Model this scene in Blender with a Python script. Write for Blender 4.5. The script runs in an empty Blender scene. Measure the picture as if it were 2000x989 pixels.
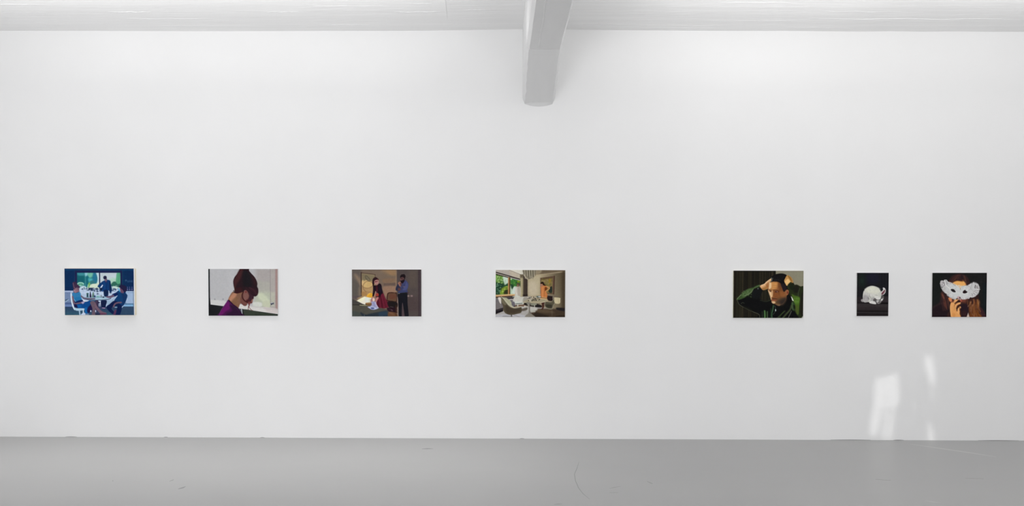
import bpy, bmesh, math, random
import numpy as np
from mathutils import Vector, Matrix

random.seed(4)
scene = bpy.context.scene
COL = scene.collection

# ------------------------------------------------------------------ camera
CAM_D, CAM_H, FPX = 7.0, 1.57, 1330.0
YAW, PITCH, ROLL = (math.radians(a) for a in (0.3, -1.0, -0.16))
VPX, VPY = 972.0, 560.0


def rot_np():
    y, p, r = YAW, PITCH, ROLL
    Rz = np.array([[math.cos(y), -math.sin(y), 0], [math.sin(y), math.cos(y), 0], [0, 0, 1]])
    Rx = np.array([[1, 0, 0], [0, math.cos(p), -math.sin(p)], [0, math.sin(p), math.cos(p)]])
    Ry = np.array([[math.cos(r), 0, math.sin(r)], [0, 1, 0], [-math.sin(r), 0, math.cos(r)]])
    return Rz @ Rx @ Ry


R = rot_np()
_v = R.T @ np.array([0.0, 1.0, 0.0])
PPX = VPX - FPX * _v[0] / _v[1]
PPY = VPY + FPX * _v[2] / _v[1]


def ray(px, py):
    return R @ np.array([(px - PPX) / FPX, 1.0, -(py - PPY) / FPX])


def on_y(px, py, y=0.0):
    d = ray(px, py)
    t = (y + CAM_D) / d[1]
    return d[0] * t, y, CAM_H + d[2] * t


def on_z(px, py, z=0.0):
    d = ray(px, py)
    t = (z - CAM_H) / d[2]
    return d[0] * t, -CAM_D + d[1] * t, z


cam = bpy.data.cameras.new('camera')
camo = bpy.data.objects.new('camera', cam)
COL.objects.link(camo)
right, fwd, up = R[:, 0], R[:, 1], R[:, 2]
camo.matrix_world = Matrix(((right[0], up[0], -fwd[0], 0), (right[1], up[1], -fwd[1], -CAM_D),
                            (right[2], up[2], -fwd[2], CAM_H), (0, 0, 0, 1)))
cam.sensor_width = 36.0
cam.lens = FPX / 2000.0 * 36.0
cam.shift_x = (1000.0 - PPX) / 2000.0
cam.shift_y = (PPY - 494.5) / 2000.0
cam.clip_end = 100
scene.camera = camo


# ------------------------------------------------------------------ helpers
def obj(name, verts, faces, mat, parent=None, kind=None, label=None, cat=None, group=None, smooth=False):
    me = bpy.data.meshes.new(name)
    me.from_pydata([tuple(v) for v in verts], [], faces)
    me.update()
    if smooth:
        for p in me.polygons:
            p.use_smooth = True
    o = bpy.data.objects.new(name, me)
    COL.objects.link(o)
    if mat:
        me.materials.append(mat)
    if parent:
        o.parent = parent
    for k, v in (('kind', kind), ('label', label), ('category', cat), ('group', group)):
        if v:
            o[k] = v
    return o


class MB:
    def __init__(s):
        s.v, s.f = [], []

    def add(s, verts, faces):
        n = len(s.v)
        s.v += [tuple(v) for v in verts]
        s.f += [[i + n for i in f] for f in faces]

    def box(s, a, b):
        x0, y0, z0 = a
        x1, y1, z1 = b
        s.add([(x0, y0, z0), (x1, y0, z0), (x1, y1, z0), (x0, y1, z0), (x0, y0, z1), (x1, y0, z1), (x1, y1, z1), (x0, y1, z1)],
              [[3, 2, 1, 0], [4, 5, 6, 7], [0, 1, 5, 4], [1, 2, 6, 5], [2, 3, 7, 6], [3, 0, 4, 7]])

    def build(s, name, mat, parent=None, **k):
        return obj(name, s.v, s.f, mat, parent, **k)


def lin(c):
    c = np.asarray(c, float) / 255.0
    return np.where(c <= 0.04045, c / 12.92, ((c + 0.055) / 1.055) ** 2.4)


def mat_base(name, col, rough=0.8, spec=0.3):
    m = bpy.data.materials.new(name)
    m.use_nodes = True
    nt = m.node_tree
    b = nt.nodes['Principled BSDF']
    b.inputs['Base Color'].default_value = (*col, 1)
    b.inputs['Roughness'].default_value = rough
    b.inputs['Specular IOR Level'].default_value = spec
    return m, nt, b


def noise(nt, scale, stretch=(1, 1, 1), detail=4, rough=0.55):
    tc = nt.nodes.new('ShaderNodeTexCoord')
    mp = nt.nodes.new('ShaderNodeMapping')
    mp.inputs['Scale'].default_value = stretch
    n = nt.nodes.new('ShaderNodeTexNoise')
    n.inputs['Scale'].default_value = scale
    n.inputs['Detail'].default_value = detail
    n.inputs['Roughness'].default_value = rough
    nt.links.new(tc.outputs['Object'], mp.inputs['Vector'])
    nt.links.new(mp.outputs['Vector'], n.inputs['Vector'])
    return n


def ramp(nt, src, stops):
    r = nt.nodes.new('ShaderNodeValToRGB')
    el = r.color_ramp.elements
    el[0].position, el[0].color = stops[0][0], (*stops[0][1], 1)
    el[1].position, el[1].color = stops[-1][0], (*stops[-1][1], 1)
    for p, c in stops[1:-1]:
        e = el.new(p)
        e.color = (*c, 1)
    nt.links.new(src, r.inputs['Fac'])
    return r


def bump(nt, b, src, strength, dist):
    n = nt.nodes.new('ShaderNodeBump')
    n.inputs['Strength'].default_value = strength
    n.inputs['Distance'].default_value = dist
    nt.links.new(src, n.inputs['Height'])
    nt.links.new(n.outputs['Normal'], b.inputs['Normal'])
    return n


# ------------------------------------------------------------------ setting materials
WHITE = 0.86
m_wall, nt, b = mat_base('white_wall_paint', (WHITE,) * 3, 0.75, 0.25)
n = noise(nt, 1.1, (1, 1, 1), 3)
r = ramp(nt, n.outputs['Fac'], [(0.3, (WHITE - .012,) * 3), (0.7, (WHITE + .008,) * 3)])
nt.links.new(r.outputs['Color'], b.inputs['Base Color'])
n2 = noise(nt, 60, (1, 1, 1), 3)
bump(nt, b, n2.outputs['Fac'], 0.15, 0.002)

m_ceil, nt, b = mat_base('white_painted_board_formed_concrete', (0.84,) * 3, 0.8, 0.2)
n = noise(nt, 1.0, (0.45, 16, 1), 6, 0.6)
n3 = noise(nt, 6.0, (0.6, 5, 1), 4, 0.6)
mx = nt.nodes.new('ShaderNodeMath')
mx.operation = 'ADD'
nt.links.new(n.outputs['Fac'], mx.inputs[0])
nt.links.new(n3.outputs['Fac'], mx.inputs[1])
bump(nt, b, mx.outputs[0], 0.2, 0.016)
r = ramp(nt, n.outputs['Fac'], [(0.3, (0.82, 0.82, 0.82)), (0.7, (0.86, 0.86, 0.86))])
nt.links.new(r.outputs['Color'], b.inputs['Base Color'])

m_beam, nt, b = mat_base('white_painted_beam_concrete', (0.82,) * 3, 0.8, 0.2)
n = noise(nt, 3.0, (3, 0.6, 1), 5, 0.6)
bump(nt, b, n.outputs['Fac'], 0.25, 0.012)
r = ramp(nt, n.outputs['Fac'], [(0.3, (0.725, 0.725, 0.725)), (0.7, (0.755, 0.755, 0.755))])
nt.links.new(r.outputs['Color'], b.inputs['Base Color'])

m_floor, nt, b = mat_base('grey_coated_concrete_floor', (0.42, 0.42, 0.42), 0.34, 0.5)
n = noise(nt, 0.8, (0.6, 1.8, 1), 5, 0.55)
r = ramp(nt, n.outputs['Fac'], [(0.25, (0.345, 0.345, 0.342)), (0.5, (0.362, 0.361, 0.358)), (0.75, (0.376, 0.374, 0.369))])
nt.links.new(r.outputs['Color'], b.inputs['Base Color'])
rr = nt.nodes.new('ShaderNodeMapRange')
rr.inputs['To Min'].default_value = 0.285
rr.inputs['To Max'].default_value = 0.34
nt.links.new(n.outputs['Fac'], rr.inputs['Value'])
nt.links.new(rr.outputs['Result'], b.inputs['Roughness'])

m_scuff, _, _ = mat_base('dark_floor_scuff', (0.26, 0.26, 0.26), 0.5)
m_crack, _, _ = mat_base('floor_hairline_crack', (0.32, 0.32, 0.315), 0.5)
m_pale, _, _ = mat_base('pale_floor_mark', (0.50, 0.50, 0.49), 0.4)
m_side, _, _ = mat_base('white_room_paint', (0.84,) * 3, 0.8, 0.2)
m_cutout, _, _ = mat_base('white_cutout_panel', (0.8,) * 3, 0.5)

# ------------------------------------------------------------------ room
XL, XR, YB, ZC = -5.42, 7.2, -9.0, 4.19
TH = 0.2


# floor (slight waviness where it meets the wall is left to the joint strip)
mb = MB()
mb.box((XL - TH, YB - TH, -0.2), (XR + TH, TH, 0.0))
floor = mb.build('floor', m_floor, kind='structure')


def ribbon(name, pts_px, w, mat, parent, h=0.0012):
    """thin raised mark following floor points given along the boards"""
    P = [np.array(on_z(x, y, 0.0)) for x, y in pts_px]
    v, f = [], []
    for i, p in enumerate(P):
        d = P[min(i + 1, len(P) - 1)] - P[max(i - 1, 0)]
        d = d / (np.linalg.norm(d) + 1e-9)
        nrm = np.array([-d[1], d[0], 0])
        ww = w * (0.35 if i in (0, len(P) - 1) else 1.0)
        v += [p + nrm * ww * .5 + (0, 0, 0.0002), p + (0, 0, h), p - nrm * ww * .5 + (0, 0, 0.0002)]
    for i in range(len(P) - 1):
        a = 3 * i
        f += [[a, a + 1, a + 4, a + 3], [a + 1, a + 2, a + 5, a + 4]]
    return obj(name, v, f, mat, parent)


ribbon('scuff', [(824, 877.5), (835, 877), (846, 877.2)], 0.035, m_scuff, floor)
ribbon('crack', [(1131, 902), (1127, 915), (1122, 927), (1124, 940), (1130, 954), (1140, 966), (1152, 976)], 0.007, m_crack, floor)
ribbon('scuff', [(348, 956), (355, 954), (362, 951)], 0.03, m_scuff, floor)
ribbon('scuff', [(330, 941), (336, 939), (339, 937)], 0.02, m_crack, floor)
ribbon('scuff', [(1190, 955), (1200, 952.5), (1212, 951)], 0.012, m_crack, floor)
ribbon('scuff', [(1264, 941), (1271, 944), (1275, 946)], 0.018, m_crack, floor)
ribbon('scuff', [(1190, 963), (1198, 963), (1208, 963)], 0.012, m_crack, floor)
ribbon('scuff', [(1082, 986), (1090, 985), (1098, 985)], 0.02, m_crack, floor)
ribbon('scuff', [(220, 939), (221, 941)], 0.02, m_crack, floor)
ribbon('scuff', [(1710, 937), (1724, 938), (1740, 939)], 0.012, m_crack, floor)
ribbon('scuff', [(1885, 935), (1903, 935), (1921, 936)], 0.012, m_crack, floor)
ribbon('pale_mark', [(1806, 979), (1822, 981), (1838, 983)], 0.02, m_pale, floor)
ribbon('pale_mark', [(1778, 868), (1840, 877), (1895, 885), (1945, 893)], 0.05, m_pale, floor, 0.0004)  # faint pale streak running diagonally across the floor

# front wall
mb = MB()
mb.box((XL - TH, 0.0, 0.0), (XR + TH, TH, ZC + .4))
wall_front = mb.build('wall_front', m_wall, kind='structure')
# open hairline joint between the wall and the floor
mj, _, _ = mat_base('dark_floor_joint', (0.30, 0.30, 0.30), 0.9)
for a, bb in ((1622, 1700), (1745, 1765), (1910, 1990), (320, 328), (508, 517), (1015, 1024), (128, 150)):
    p0, p1 = on_y(a, 860)[0], on_y(bb, 860)[0]
    v = []
    for t in np.linspace(0, 1, 7):
        hgt = 0.0045 * math.sin(math.pi * (0.12 + 0.76 * t))
        v += [(p0 + (p1 - p0) * t, -0.0015, 0.0), (p0 + (p1 - p0) * t, -0.0015, hgt), (p0 + (p1 - p0) * t, 0.0, hgt)]
    obj('floor_joint', v, [[3 * i + k, 3 * i + 3 + k, 3 * i + 4 + k, 3 * i + 1 + k] for i in range(6) for k in (0, 1)], mj, wall_front)

# ceiling: hand-poured, wavy where it meets the wall
cx = [(-300, 60), (0, 60), (200, 60.5), (400, 61), (650, 60.5), (820, 60), (900, 59), (1015, 57.2), (1110, 57.8), (1200, 58.8), (1300, 59.5),
      (1420, 60.3), (1500, 60.3), (1600, 60.8), (1650, 61.5), (1710, 61.5), (1740, 60.9), (1800, 61.8), (1870, 61.3), (1935, 62.2), (2000, 61.8), (2400, 62)]
WX = [on_y(x, y)[0] for x, y in cx]
WZ = [on_y(x, y)[2] for x, y in cx]


def ceil_z(x, y):
    zw = float(np.interp(x, WX, WZ))
    t = min(1.0, -y / 1.6)
    t = t * t * (3 - 2 * t)
    return zw * (1 - t) + ZC * t


xs = np.linspace(XL - TH, XR + TH, 150)
ys = [TH, 0.0, -0.05, -0.1, -0.18, -0.28, -0.4, -0.55, -0.75, -1.0, -1.3, -1.6, -3, -5, -7, YB, YB - TH]
v, f = [], []
for y in ys:
    for x in xs:
        v.append((x, y, ceil_z(x, min(0, y))))
NX = len(xs)
for j in range(len(ys) - 1):
    for i in range(NX - 1):
        a = j * NX + i
        f.append([a, a + 1, a + NX + 1, a + NX])
nb = len(v)
v += [(xs[0], TH, ZC + .4), (xs[-1], TH, ZC + .4), (xs[-1], YB - TH, ZC + .4), (xs[0], YB - TH, ZC + .4)]
f.append([nb, nb + 1, nb + 2, nb + 3])
L = len(ys) - 1
f.append(list(range(0, NX)) + [nb + 1, nb])
f.append([L * NX + i for i in range(NX - 1, -1, -1)] + [nb + 3, nb + 2])
f.append([j * NX for j in range(L, -1, -1)] + [nb, nb + 3])
f.append([j * NX + NX - 1 for j in range(L + 1)] + [nb + 2, nb + 1])
ceiling = obj('ceiling', v, f, m_ceil, kind='structure', smooth=False)
for p in ceiling.data.polygons[:(len(ys) - 1) * (NX - 1)]:
    p.use_smooth = True


# board marks cast into the ceiling: low ridges running along the wall
def ridge(x0px, x1px, ypx, w=0.010, h=0.004):
    a, c = on_z(x0px, ypx, ZC), on_z(x1px, ypx, ZC)
    y0 = a[1]
    N = 24
    v, f = [], []
    for i in range(N + 1):
        t = i / N
        x = a[0] + (c[0] - a[0]) * t
        y = a[1] + (c[1] - a[1]) * t + 0.004 * math.sin(t * 17 + x0px)
        k = min(1, 6 * t, 6 * (1 - t)) * (0.75 + 0.25 * math.sin(t * 40 + ypx))
        z = ceil_z(x, y)
        hh = h * 0.65 * max(k, 0.02)
        v += [(x, y - w / 2, z + .001), (x, y - w / 4, z - hh), (x, y + w / 4, z - hh), (x, y + w / 2, z + .001)]
    for i in range(N):
        q = 4 * i
        f += [[q + j, q + j + 1, q + j + 5, q + j + 4] for j in range(3)]
    return obj('board_mark', v, f, m_ceil, ceiling)


for a in ((1575, 2010, 35, .012, .006), (210, 297, 21, .014, .006), (515, 586, 21, .012, .006), (-40, 95, 7, .012, .005), (235, 420, 34, .012, .004),
          (0, 105, 22, .010, .003), (640, 725, 46, .010, .005), (770, 872, 22, .016, .007), (800, 850, 6, .010, .004), (1130, 1220, 47, .012, .004),
          (1240, 1420, 49, .010, .004), (1235, 1400, 53, .010, .004), (1600, 1770, 21, .012, .003), (1530, 1660, 52, .012, .004), (905, 968, 19, .014, .004),
          (1370, 1560, 39, .010, .003), (80, 140, 45, .010, .003), (300, 500, 47, .010, .003), (600, 760, 10, .012, .003), (1400, 1560, 4, .012, .004)):
    ridge(*a)
# patched panel edge by the beam
e0, e1 = on_z(874, 0, ZC), on_z(874, 38, ZC)
v, f = [], []
for i in range(9):
    t = i / 8
    x = e0[0] + (e1[0] - e0[0]) * t
    y = e0[1] - .5 + (e1[1] - e0[1] + .5) * t
    z = ceil_z(x, y)
    hh = 0.006 * (1 - t ** 4) + .0005
    v += [(x - 0.22, y, z + .001), (x - 0.03, y, z - hh * .8), (x - 0.005, y, z - hh), (x + 0.008, y, z + .001)]
for i in range(8):
    q = 4 * i
    f += [[q + j, q + j + 1, q + j + 5, q + j + 4] for j in range(3)]
obj('patch_edge', v, f, m_ceil, ceiling)


# side walls
mb = MB()
mb.box((XL - TH, YB - TH, 0), (XL, 0, ZC + .4))
mb.build('wall_left', m_side, kind='structure')
mb = MB()
mb.box((XR, YB - TH, 0), (XR + TH, 0, ZC + .4))
mb.build('wall_right', m_side, kind='structure')

# ------------------------------------------------------------------ beam (main beam with a haunch at the wall)
XLb, XRb = 0.2735, 0.5526     # lower faces at the haunch
CH, CHV = 0.025, 0.058
D1 = 0.82
ZW = on_y(1050, 203.5)[2]


def section(y, zb, xl, xr, sag=0.0):
    zt = ZC + 0.05
    pts = [(xl - CH - .002, zt), (xl - CH, zb + CHV), (xl, zb)]
    for t in (0.2, 0.35, 0.5, 0.65, 0.8):
        pts.append((xl + (xr - xl) * t, zb - sag * (1 - (2 * t - 1) ** 2)))
    pts += [(xr, zb), (xr + CH, zb + CHV), (xr + CH + .002, zt)]
    return [(x, y, z) for x, z in pts]


ZU = 3.712
secs = [section(0.02, ZW, XLb, XRb, 0.026), section(0.0, ZW, XLb, XRb, 0.026), section(-0.008, ZW + .001, XLb, XRb, 0.018), section(-0.03, ZW + .008, XLb, XRb, 0.0)]
for i in range(1, 13):
    t = i / 12
    y = -0.03 - (0.72 - 0.03) * t
    z = (ZW + .008) + (3.689 - ZW - .008) * t
    wob = 0.0022 * math.sin(i * 2.3)
    secs.append(section(y, z, XLb + wob + (0.006 if i == 3 else 0), XRb + 0.002 * math.sin(i * 1.7 + 1)))
secs.append(section(-0.735, 3.692, XLb, XRb + .003))
secs.append(section(-0.80, 3.710, XLb + .001, XRb + .004))
secs.append(section(-0.808, ZU, XLb + .004, XRb + .003))
secs.append(section(-0.8085, ZU + .007, XLb + .005, XRb + .002))
secs.append(section(-0.819, ZU + .007, XLb + .006, XRb + .002))
secs.append(section(-0.8195, ZU, XLb + .009, XRb + .002))
for y in (-0.9, -1.1, -1.4, -1.8, -2.2, -2.7, -3.5, -5, -7, YB):
    secs.append(section(y, ZU, XLb + .008 + 0.0015 * math.sin(y * 9), XRb + .002 * math.sin(y * 7)))
v, f = [], []
K = len(secs[0])
for s in secs:
    v += s
for j in range(len(secs) - 1):
    for i in range(K - 1):
        a = j * K + i
        f.append([a, a + K, a + K + 1, a + 1])
f.append(list(range(K)))
f.append(list(range((len(secs) - 1) * K + K - 1, (len(secs) - 1) * K - 1, -1)))
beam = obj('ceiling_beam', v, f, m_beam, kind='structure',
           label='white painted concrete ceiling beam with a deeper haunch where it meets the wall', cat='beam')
# formwork line cast along the underside
v, f = [], []
for i in range(31):
    t = i / 30
    y = -0.83 - 2.6 * t
    x = 0.357 + 0.003 * math.sin(t * 31) + 0.003 * math.sin(t * 11)
    hh = 0.004 * (1 if 0 < i else .1)
    v += [(x - .007, y, ZU + .001), (x - .001, y, ZU - hh), (x + .005, y, ZU - hh * .9), (x + .010, y, ZU + .001)]
for i in range(30):
    q = 4 * i
    f += [[q + j + 1, q + j, q + j + 4, q + j + 5] for j in range(3)]
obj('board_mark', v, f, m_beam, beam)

# ------------------------------------------------------------------ back wall with an added panel, cut to shape the sun patches
SUN_EL = math.radians(10.5)
SUN_DX = 0.24           # sideways drift per metre of travel


def back_pt(px, py):
    """the sun patch corner on the front wall, traced back along the sun to the back wall"""
    x, _, z = on_y(px, py)
    dist = -YB
    return x - SUN_DX * dist, z + math.tan(SUN_EL) * dist * math.sqrt(1 + SUN_DX ** 2)


patches = [
    [(1708, 742), (1727, 736), (1753, 729), (1757, 760), (1756, 788), (1748, 798), (1720, 801), (1718, 826), (1712, 851), (1699, 851), (1700, 820), (1706, 790)],
    [(1806, 694), (1822, 697), (1827, 735), (1826, 748), (1820, 760), (1813, 738), (1806, 715)],
    [(1813, 824), (1820, 832), (1826, 866), (1811, 866)],
]
# added thin slots that let through about half the light
for k in range(9):
    y0 = 803 + k * 6.2
    patches.append([(1721, y0), (1749 - k * .6, y0), (1749 - k * .6, y0 + 4.4), (1720, y0 + 4.4)])
for k in range(3):
    y0 = 762 + k * 6.2
    patches.append([(1814, y0), (1823, y0), (1823, y0 + 2.2), (1814, y0 + 2.2)])


def wall_with_holes(name, y, x0, x1, z0, z1, holes, mat, thick=0.01):
    bm = bmesh.new()
    edges = []
    for loop in [[(x0, z0), (x1, z0), (x1, z1), (x0, z1)]] + holes:
        vs = [bm.verts.new((x, y, z)) for x, z in loop]
        edges += [bm.edges.new((vs[i], vs[(i + 1) % len(vs)])) for i in range(len(vs))]
    bmesh.ops.triangle_fill(bm, edges=edges, use_beauty=True)
    r = bmesh.ops.extrude_face_region(bm, geom=bm.faces[:])
    for g in r['geom']:
        if isinstance(g, bmesh.types.BMVert):
            g.co.y -= thick
    bmesh.ops.recalc_face_normals(bm, faces=bm.faces[:])
    me = bpy.data.meshes.new(name)
    bm.to_mesh(me)
    bm.free()
    me.materials.append(mat)
    o = bpy.data.objects.new(name, me)
    COL.objects.link(o)
    return o


holes = [[back_pt(*p) for p in pp] for pp in patches]
hx = [p[0] for h in holes for p in h]
hz = [p[1] for h in holes for p in h]
SX0, SX1, SZ0, SZ1 = min(hx) - .35, max(hx) + .35, min(hz) - .4, max(hz) + .4
WX0, WX1, WZ0, WZ1 = -5.0, -1.6, 0.9, 3.5         # unused extent of a daylight window that is never cut
o = wall_with_holes('wall_back', YB, XL - TH, XR + TH, 0, ZC + .4,
                    [[(SX0, SZ0), (SX1, SZ0), (SX1, SZ1), (SX0, SZ1)]], m_side, TH)
o['kind'] = 'structure'
cutout = wall_with_holes('sun_cutout_panel', YB, SX0, SX1, SZ0, SZ1, holes, m_cutout, 0.008)  # unseen panel made up to shape the sunlight on the front wall
cutout['kind'] = 'structure'

# ------------------------------------------------------------------ light
def area(name, loc, rot, sx, sy, power, col=(1, 1, 1)):
    l = bpy.data.lights.new(name, 'AREA')
    l.shape = 'RECTANGLE'
    l.size, l.size_y = sx, sy
    l.energy = power
    l.color = col
    o = bpy.data.objects.new(name, l)
    COL.objects.link(o)
    o.location = loc
    o.rotation_euler = rot
    return o


RD = math.radians
WARM, COOL = (1, .991, .982), (.972, .978, 1.0)
# wall washers under the ceiling, one row in each bay beside the beam
area('wash_row_left', (-2.4, -1.5, 3.95), (RD(75), 0, 0), 4.4, .10, 3.5, WARM)
area('wash_row_right', (2.2, -1.5, 3.95), (RD(75), 0, 0), 2.6, .10, 2.75, WARM)
area('wash_row_right_front', (2.5, -.85, 3.95), (RD(75), 0, 0), 2.0, .10, 1.2, WARM)
area('wash_row_far_right', (5.0, -1.5, 3.95), (RD(75), 0, 0), 2.6, .10, 3.5, WARM)
# added unseen fill panels that brighten the ceiling from below
area('ceiling_fill_left', (-2.7, -1.4, 3.6), (RD(180), 0, 0), 4.6, .12, 22, WARM)
area('ceiling_fill_right', (3.5, -1.4, 3.6), (RD(180), 0, 0), 4.6, .12, 18.5, WARM)
area('ceiling_fill_right_rear', (3.8, -3.0, 3.6), (RD(180), 0, 0), 4.0, .12, 7.6, WARM)
area('fill_rear_overhead', (3.8, -5.5, 4.0), (0, 0, 0), 4.0, 1.0, 65, WARM)  # added ambient fill over the rear of the room, no fitting modelled
dl = area('floor_fill_left', (-2.4, -1.0, 4.0), (0, 0, 0), 5.8, .3, 15, WARM)  # added narrow fill that brightens the floor near the wall
dl.data.spread = RD(50)
# rear panels standing in for daylight, right one added as fill; no windows cut
area('daylight_rear_left', (-3.2, YB + .05, 1.0), (RD(90), 0, 0), 3.6, 1.2, 168, COOL)
area('fill_rear_right', (4.0, YB + .05, 1.0), (RD(90), 0, 0), 3.6, 1.2, 70, COOL)

sun = bpy.data.lights.new('sun', 'SUN')
sun.energy = 0.65
sun.angle = RD(0.5)
sun.color = (1, .99, .97)
so = bpy.data.objects.new('sun', sun)
COL.objects.link(so)
d = Vector((SUN_DX, 1, -math.tan(SUN_EL) * math.sqrt(1 + SUN_DX ** 2))).normalized()
so.rotation_euler = d.to_track_quat('-Z', 'Y').to_euler()
so.location = (0, -14, 6)

w = bpy.data.worlds.new('world')
scene.world = w
w.use_nodes = True
bg = w.node_tree.nodes['Background']
bg.inputs['Color'].default_value = (.75, .85, 1, 1)
bg.inputs['Strength'].default_value = 0.3

# ------------------------------------------------------------------ paint engine
SS = 2.2                 # samples per photograph pixel
SHEEN = 0.005            # the little the varnish adds to every colour


class Canvas:
    """pigment laid down in coloured strokes on a fine grid; coordinates are those of an enlarged study of each picture"""

    def __init__(s, x0, y0, x1, y1, scale, bg, seed=0):
        s.x0, s.y0, s.x1, s.y1 = x0, y0, x1, y1
        s.nx = int(round((x1 - x0) / scale * SS)) + 1
        s.ny = int(round((y1 - y0) / scale * SS)) + 1
        s.X, s.Y = np.meshgrid(np.linspace(x0, x1, s.nx), np.linspace(y0, y1, s.ny))
        s.px = (x1 - x0) / (s.nx - 1)
        s.img = np.ones((s.ny, s.nx, 3)) * np.array(bg, float)
        s.rng = np.random.default_rng(seed)

    def curve(s, pts, closed=True, n=6):
        P = np.array(pts, float)
        N = len(P)
        out = []
        rngs = range(N if closed else N - 1)
        for i in rngs:
            if closed:
                p0, p1, p2, p3 = P[(i - 1) % N], P[i], P[(i + 1) % N], P[(i + 2) % N]
            else:
                p0, p1, p2, p3 = P[max(i - 1, 0)], P[i], P[i + 1], P[min(i + 2, N - 1)]
            for t in np.arange(n) / n:
                out.append(.5 * ((2 * p1) + (-p0 + p2) * t + (2 * p0 - 5 * p1 + 4 * p2 - p3) * t * t + (-p0 + 3 * p1 - 3 * p2 + p3) * t ** 3))
        if not closed:
            out.append(P[-1])
        return np.array(out)

    def dist_poly(s, Q, closed):
        """unsigned distance to the polyline and (closed) inside mask, over a cropped window"""
        d2 = np.full(s.wX.shape, 1e12)
        ins = np.zeros(s.wX.shape, bool)
        M = len(Q)
        for i in range(M if closed else M - 1):
            ax, ay = Q[i]
            bx, by = Q[(i + 1) % M]
            ex, ey = bx - ax, by - ay
            l2 = ex * ex + ey * ey + 1e-9
            t = np.clip(((s.wX - ax) * ex + (s.wY - ay) * ey) / l2, 0, 1)
            dx, dy = s.wX - ax - t * ex, s.wY - ay - t * ey
            d2 = np.minimum(d2, dx * dx + dy * dy)
            if closed and ay != by:
                c = ((ay > s.wY) != (by > s.wY)) & (s.wX < ex * (s.wY - ay) / (by - ay) + ax)
                ins ^= c
        return np.sqrt(d2), ins

    def win(s, Q, m):
        i0 = np.searchsorted(s.X[0], Q[:, 0].min() - m)
        i1 = np.searchsorted(s.X[0], Q[:, 0].max() + m)
        j0 = np.searchsorted(s.Y[:, 0], Q[:, 1].min() - m)
        j1 = np.searchsorted(s.Y[:, 0], Q[:, 1].max() + m)
        s.w = (slice(j0, j1), slice(i0, i1))
        s.wX, s.wY = s.X[s.w], s.Y[s.w]

    def lay(s, a, col, col2=None, axis=None):
        a = a[..., None]
        c = np.array(col, float)
        if col2 is not None:
            (ax, ay), (bx, by) = axis
            ex, ey = bx - ax, by - ay
            t = np.clip(((s.wX - ax) * ex + (s.wY - ay) * ey) / (ex * ex + ey * ey), 0, 1)[..., None]
            c = c * (1 - t) + np.array(col2, float) * t
        s.img[s.w] = s.img[s.w] * (1 - a) + c * a

    def P(s, pts, col, soft=5, sm=True, al=1.0, col2=None, axis=None):
        Q = s.curve(pts) if sm else np.array(pts, float)
        s.win(Q, soft * 2)
        if s.wX.size == 0:
            return
        d, ins = s.dist_poly(Q, True)
        sd = np.where(ins, d, -d)
        s.lay(np.clip(sd / (2 * soft) + .5, 0, 1) * al, col, col2, axis)

    def R(s, x0, y0, x1, y1, col, soft=4, al=1.0, col2=None, axis=None):
        s.P([(x0, y0), (x1, y0), (x1, y1), (x0, y1)], col, soft, False, al, col2, axis)

    def S(s, pts, wd, col, soft=4, al=1.0, sm=True, taper=False):
        Q = s.curve(pts, False) if sm and len(pts) > 2 else np.array(pts, float)
        s.win(Q, wd + soft * 2)
        if s.wX.size == 0:
            return
        d, _ = s.dist_poly(Q, False)
        s.lay(np.clip((wd / 2 - d) / (2 * soft) + .5, 0, 1) * al, col)

    def E(s, cx, cy, rx, ry, col, soft=5, al=1.0, rot=0.0, col2=None, axis=None):
        t = np.linspace(0, 2 * math.pi, 28, endpoint=False)
        c, sn = math.cos(rot), math.sin(rot)
        Q = np.stack([cx + rx * np.cos(t) * c - ry * np.sin(t) * sn, cy + rx * np.cos(t) * sn + ry * np.sin(t) * c], 1)
        s.P(Q, col, soft, False, al, col2, axis)

    def O(s, cx, cy, rx, ry, wd, col, soft=4, al=1.0, rot=0.0, a0=0, a1=2 * math.pi):
        t = np.linspace(a0, a1, 30)
        c, sn = math.cos(rot), math.sin(rot)
        Q = [(cx + rx * math.cos(k) * c - ry * math.sin(k) * sn, cy + rx * math.cos(k) * sn + ry * math.sin(k) * c) for k in t]
        s.S(Q, wd, col, soft, al, sm=False)

    def dab(s, box, cols, n, size, soft=5, al=.7, ang=None):
        x0, y0, x1, y1 = box
        for _ in range(n):
            c = cols[s.rng.integers(len(cols))]
            s.E(s.rng.uniform(x0, x1), s.rng.uniform(y0, y1), size * s.rng.uniform(.5, 1.4), size * s.rng.uniform(.3, .8), c, soft, al,
                s.rng.uniform(0, 3.14) if ang is None else ang)

    def grain(s, amt=2.0):
        n = s.rng.normal(0, 1, (s.ny, s.nx, 3)) * .4 + s.rng.normal(0, 1, (s.ny, s.nx, 1))
        k = np.array([1, 2, 3, 2, 1.]) / 9
        for ax in (0, 1):
            n = np.apply_along_axis(lambda r: np.convolve(r, k, 'same'), ax, n)
        s.img += n * amt * 2.0
        # slower, brush-wide unevenness of the paint
        k = np.hanning(13)
        k /= k.sum()
        m = s.rng.normal(0, 1, (s.ny, s.nx, 1))
        for ax in (0, 1):
            m = np.apply_along_axis(lambda r: np.convolve(r, k, 'same'), ax, m)
        s.img *= 1 + m / (m.std() + 1e-6) * 0.007


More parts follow.
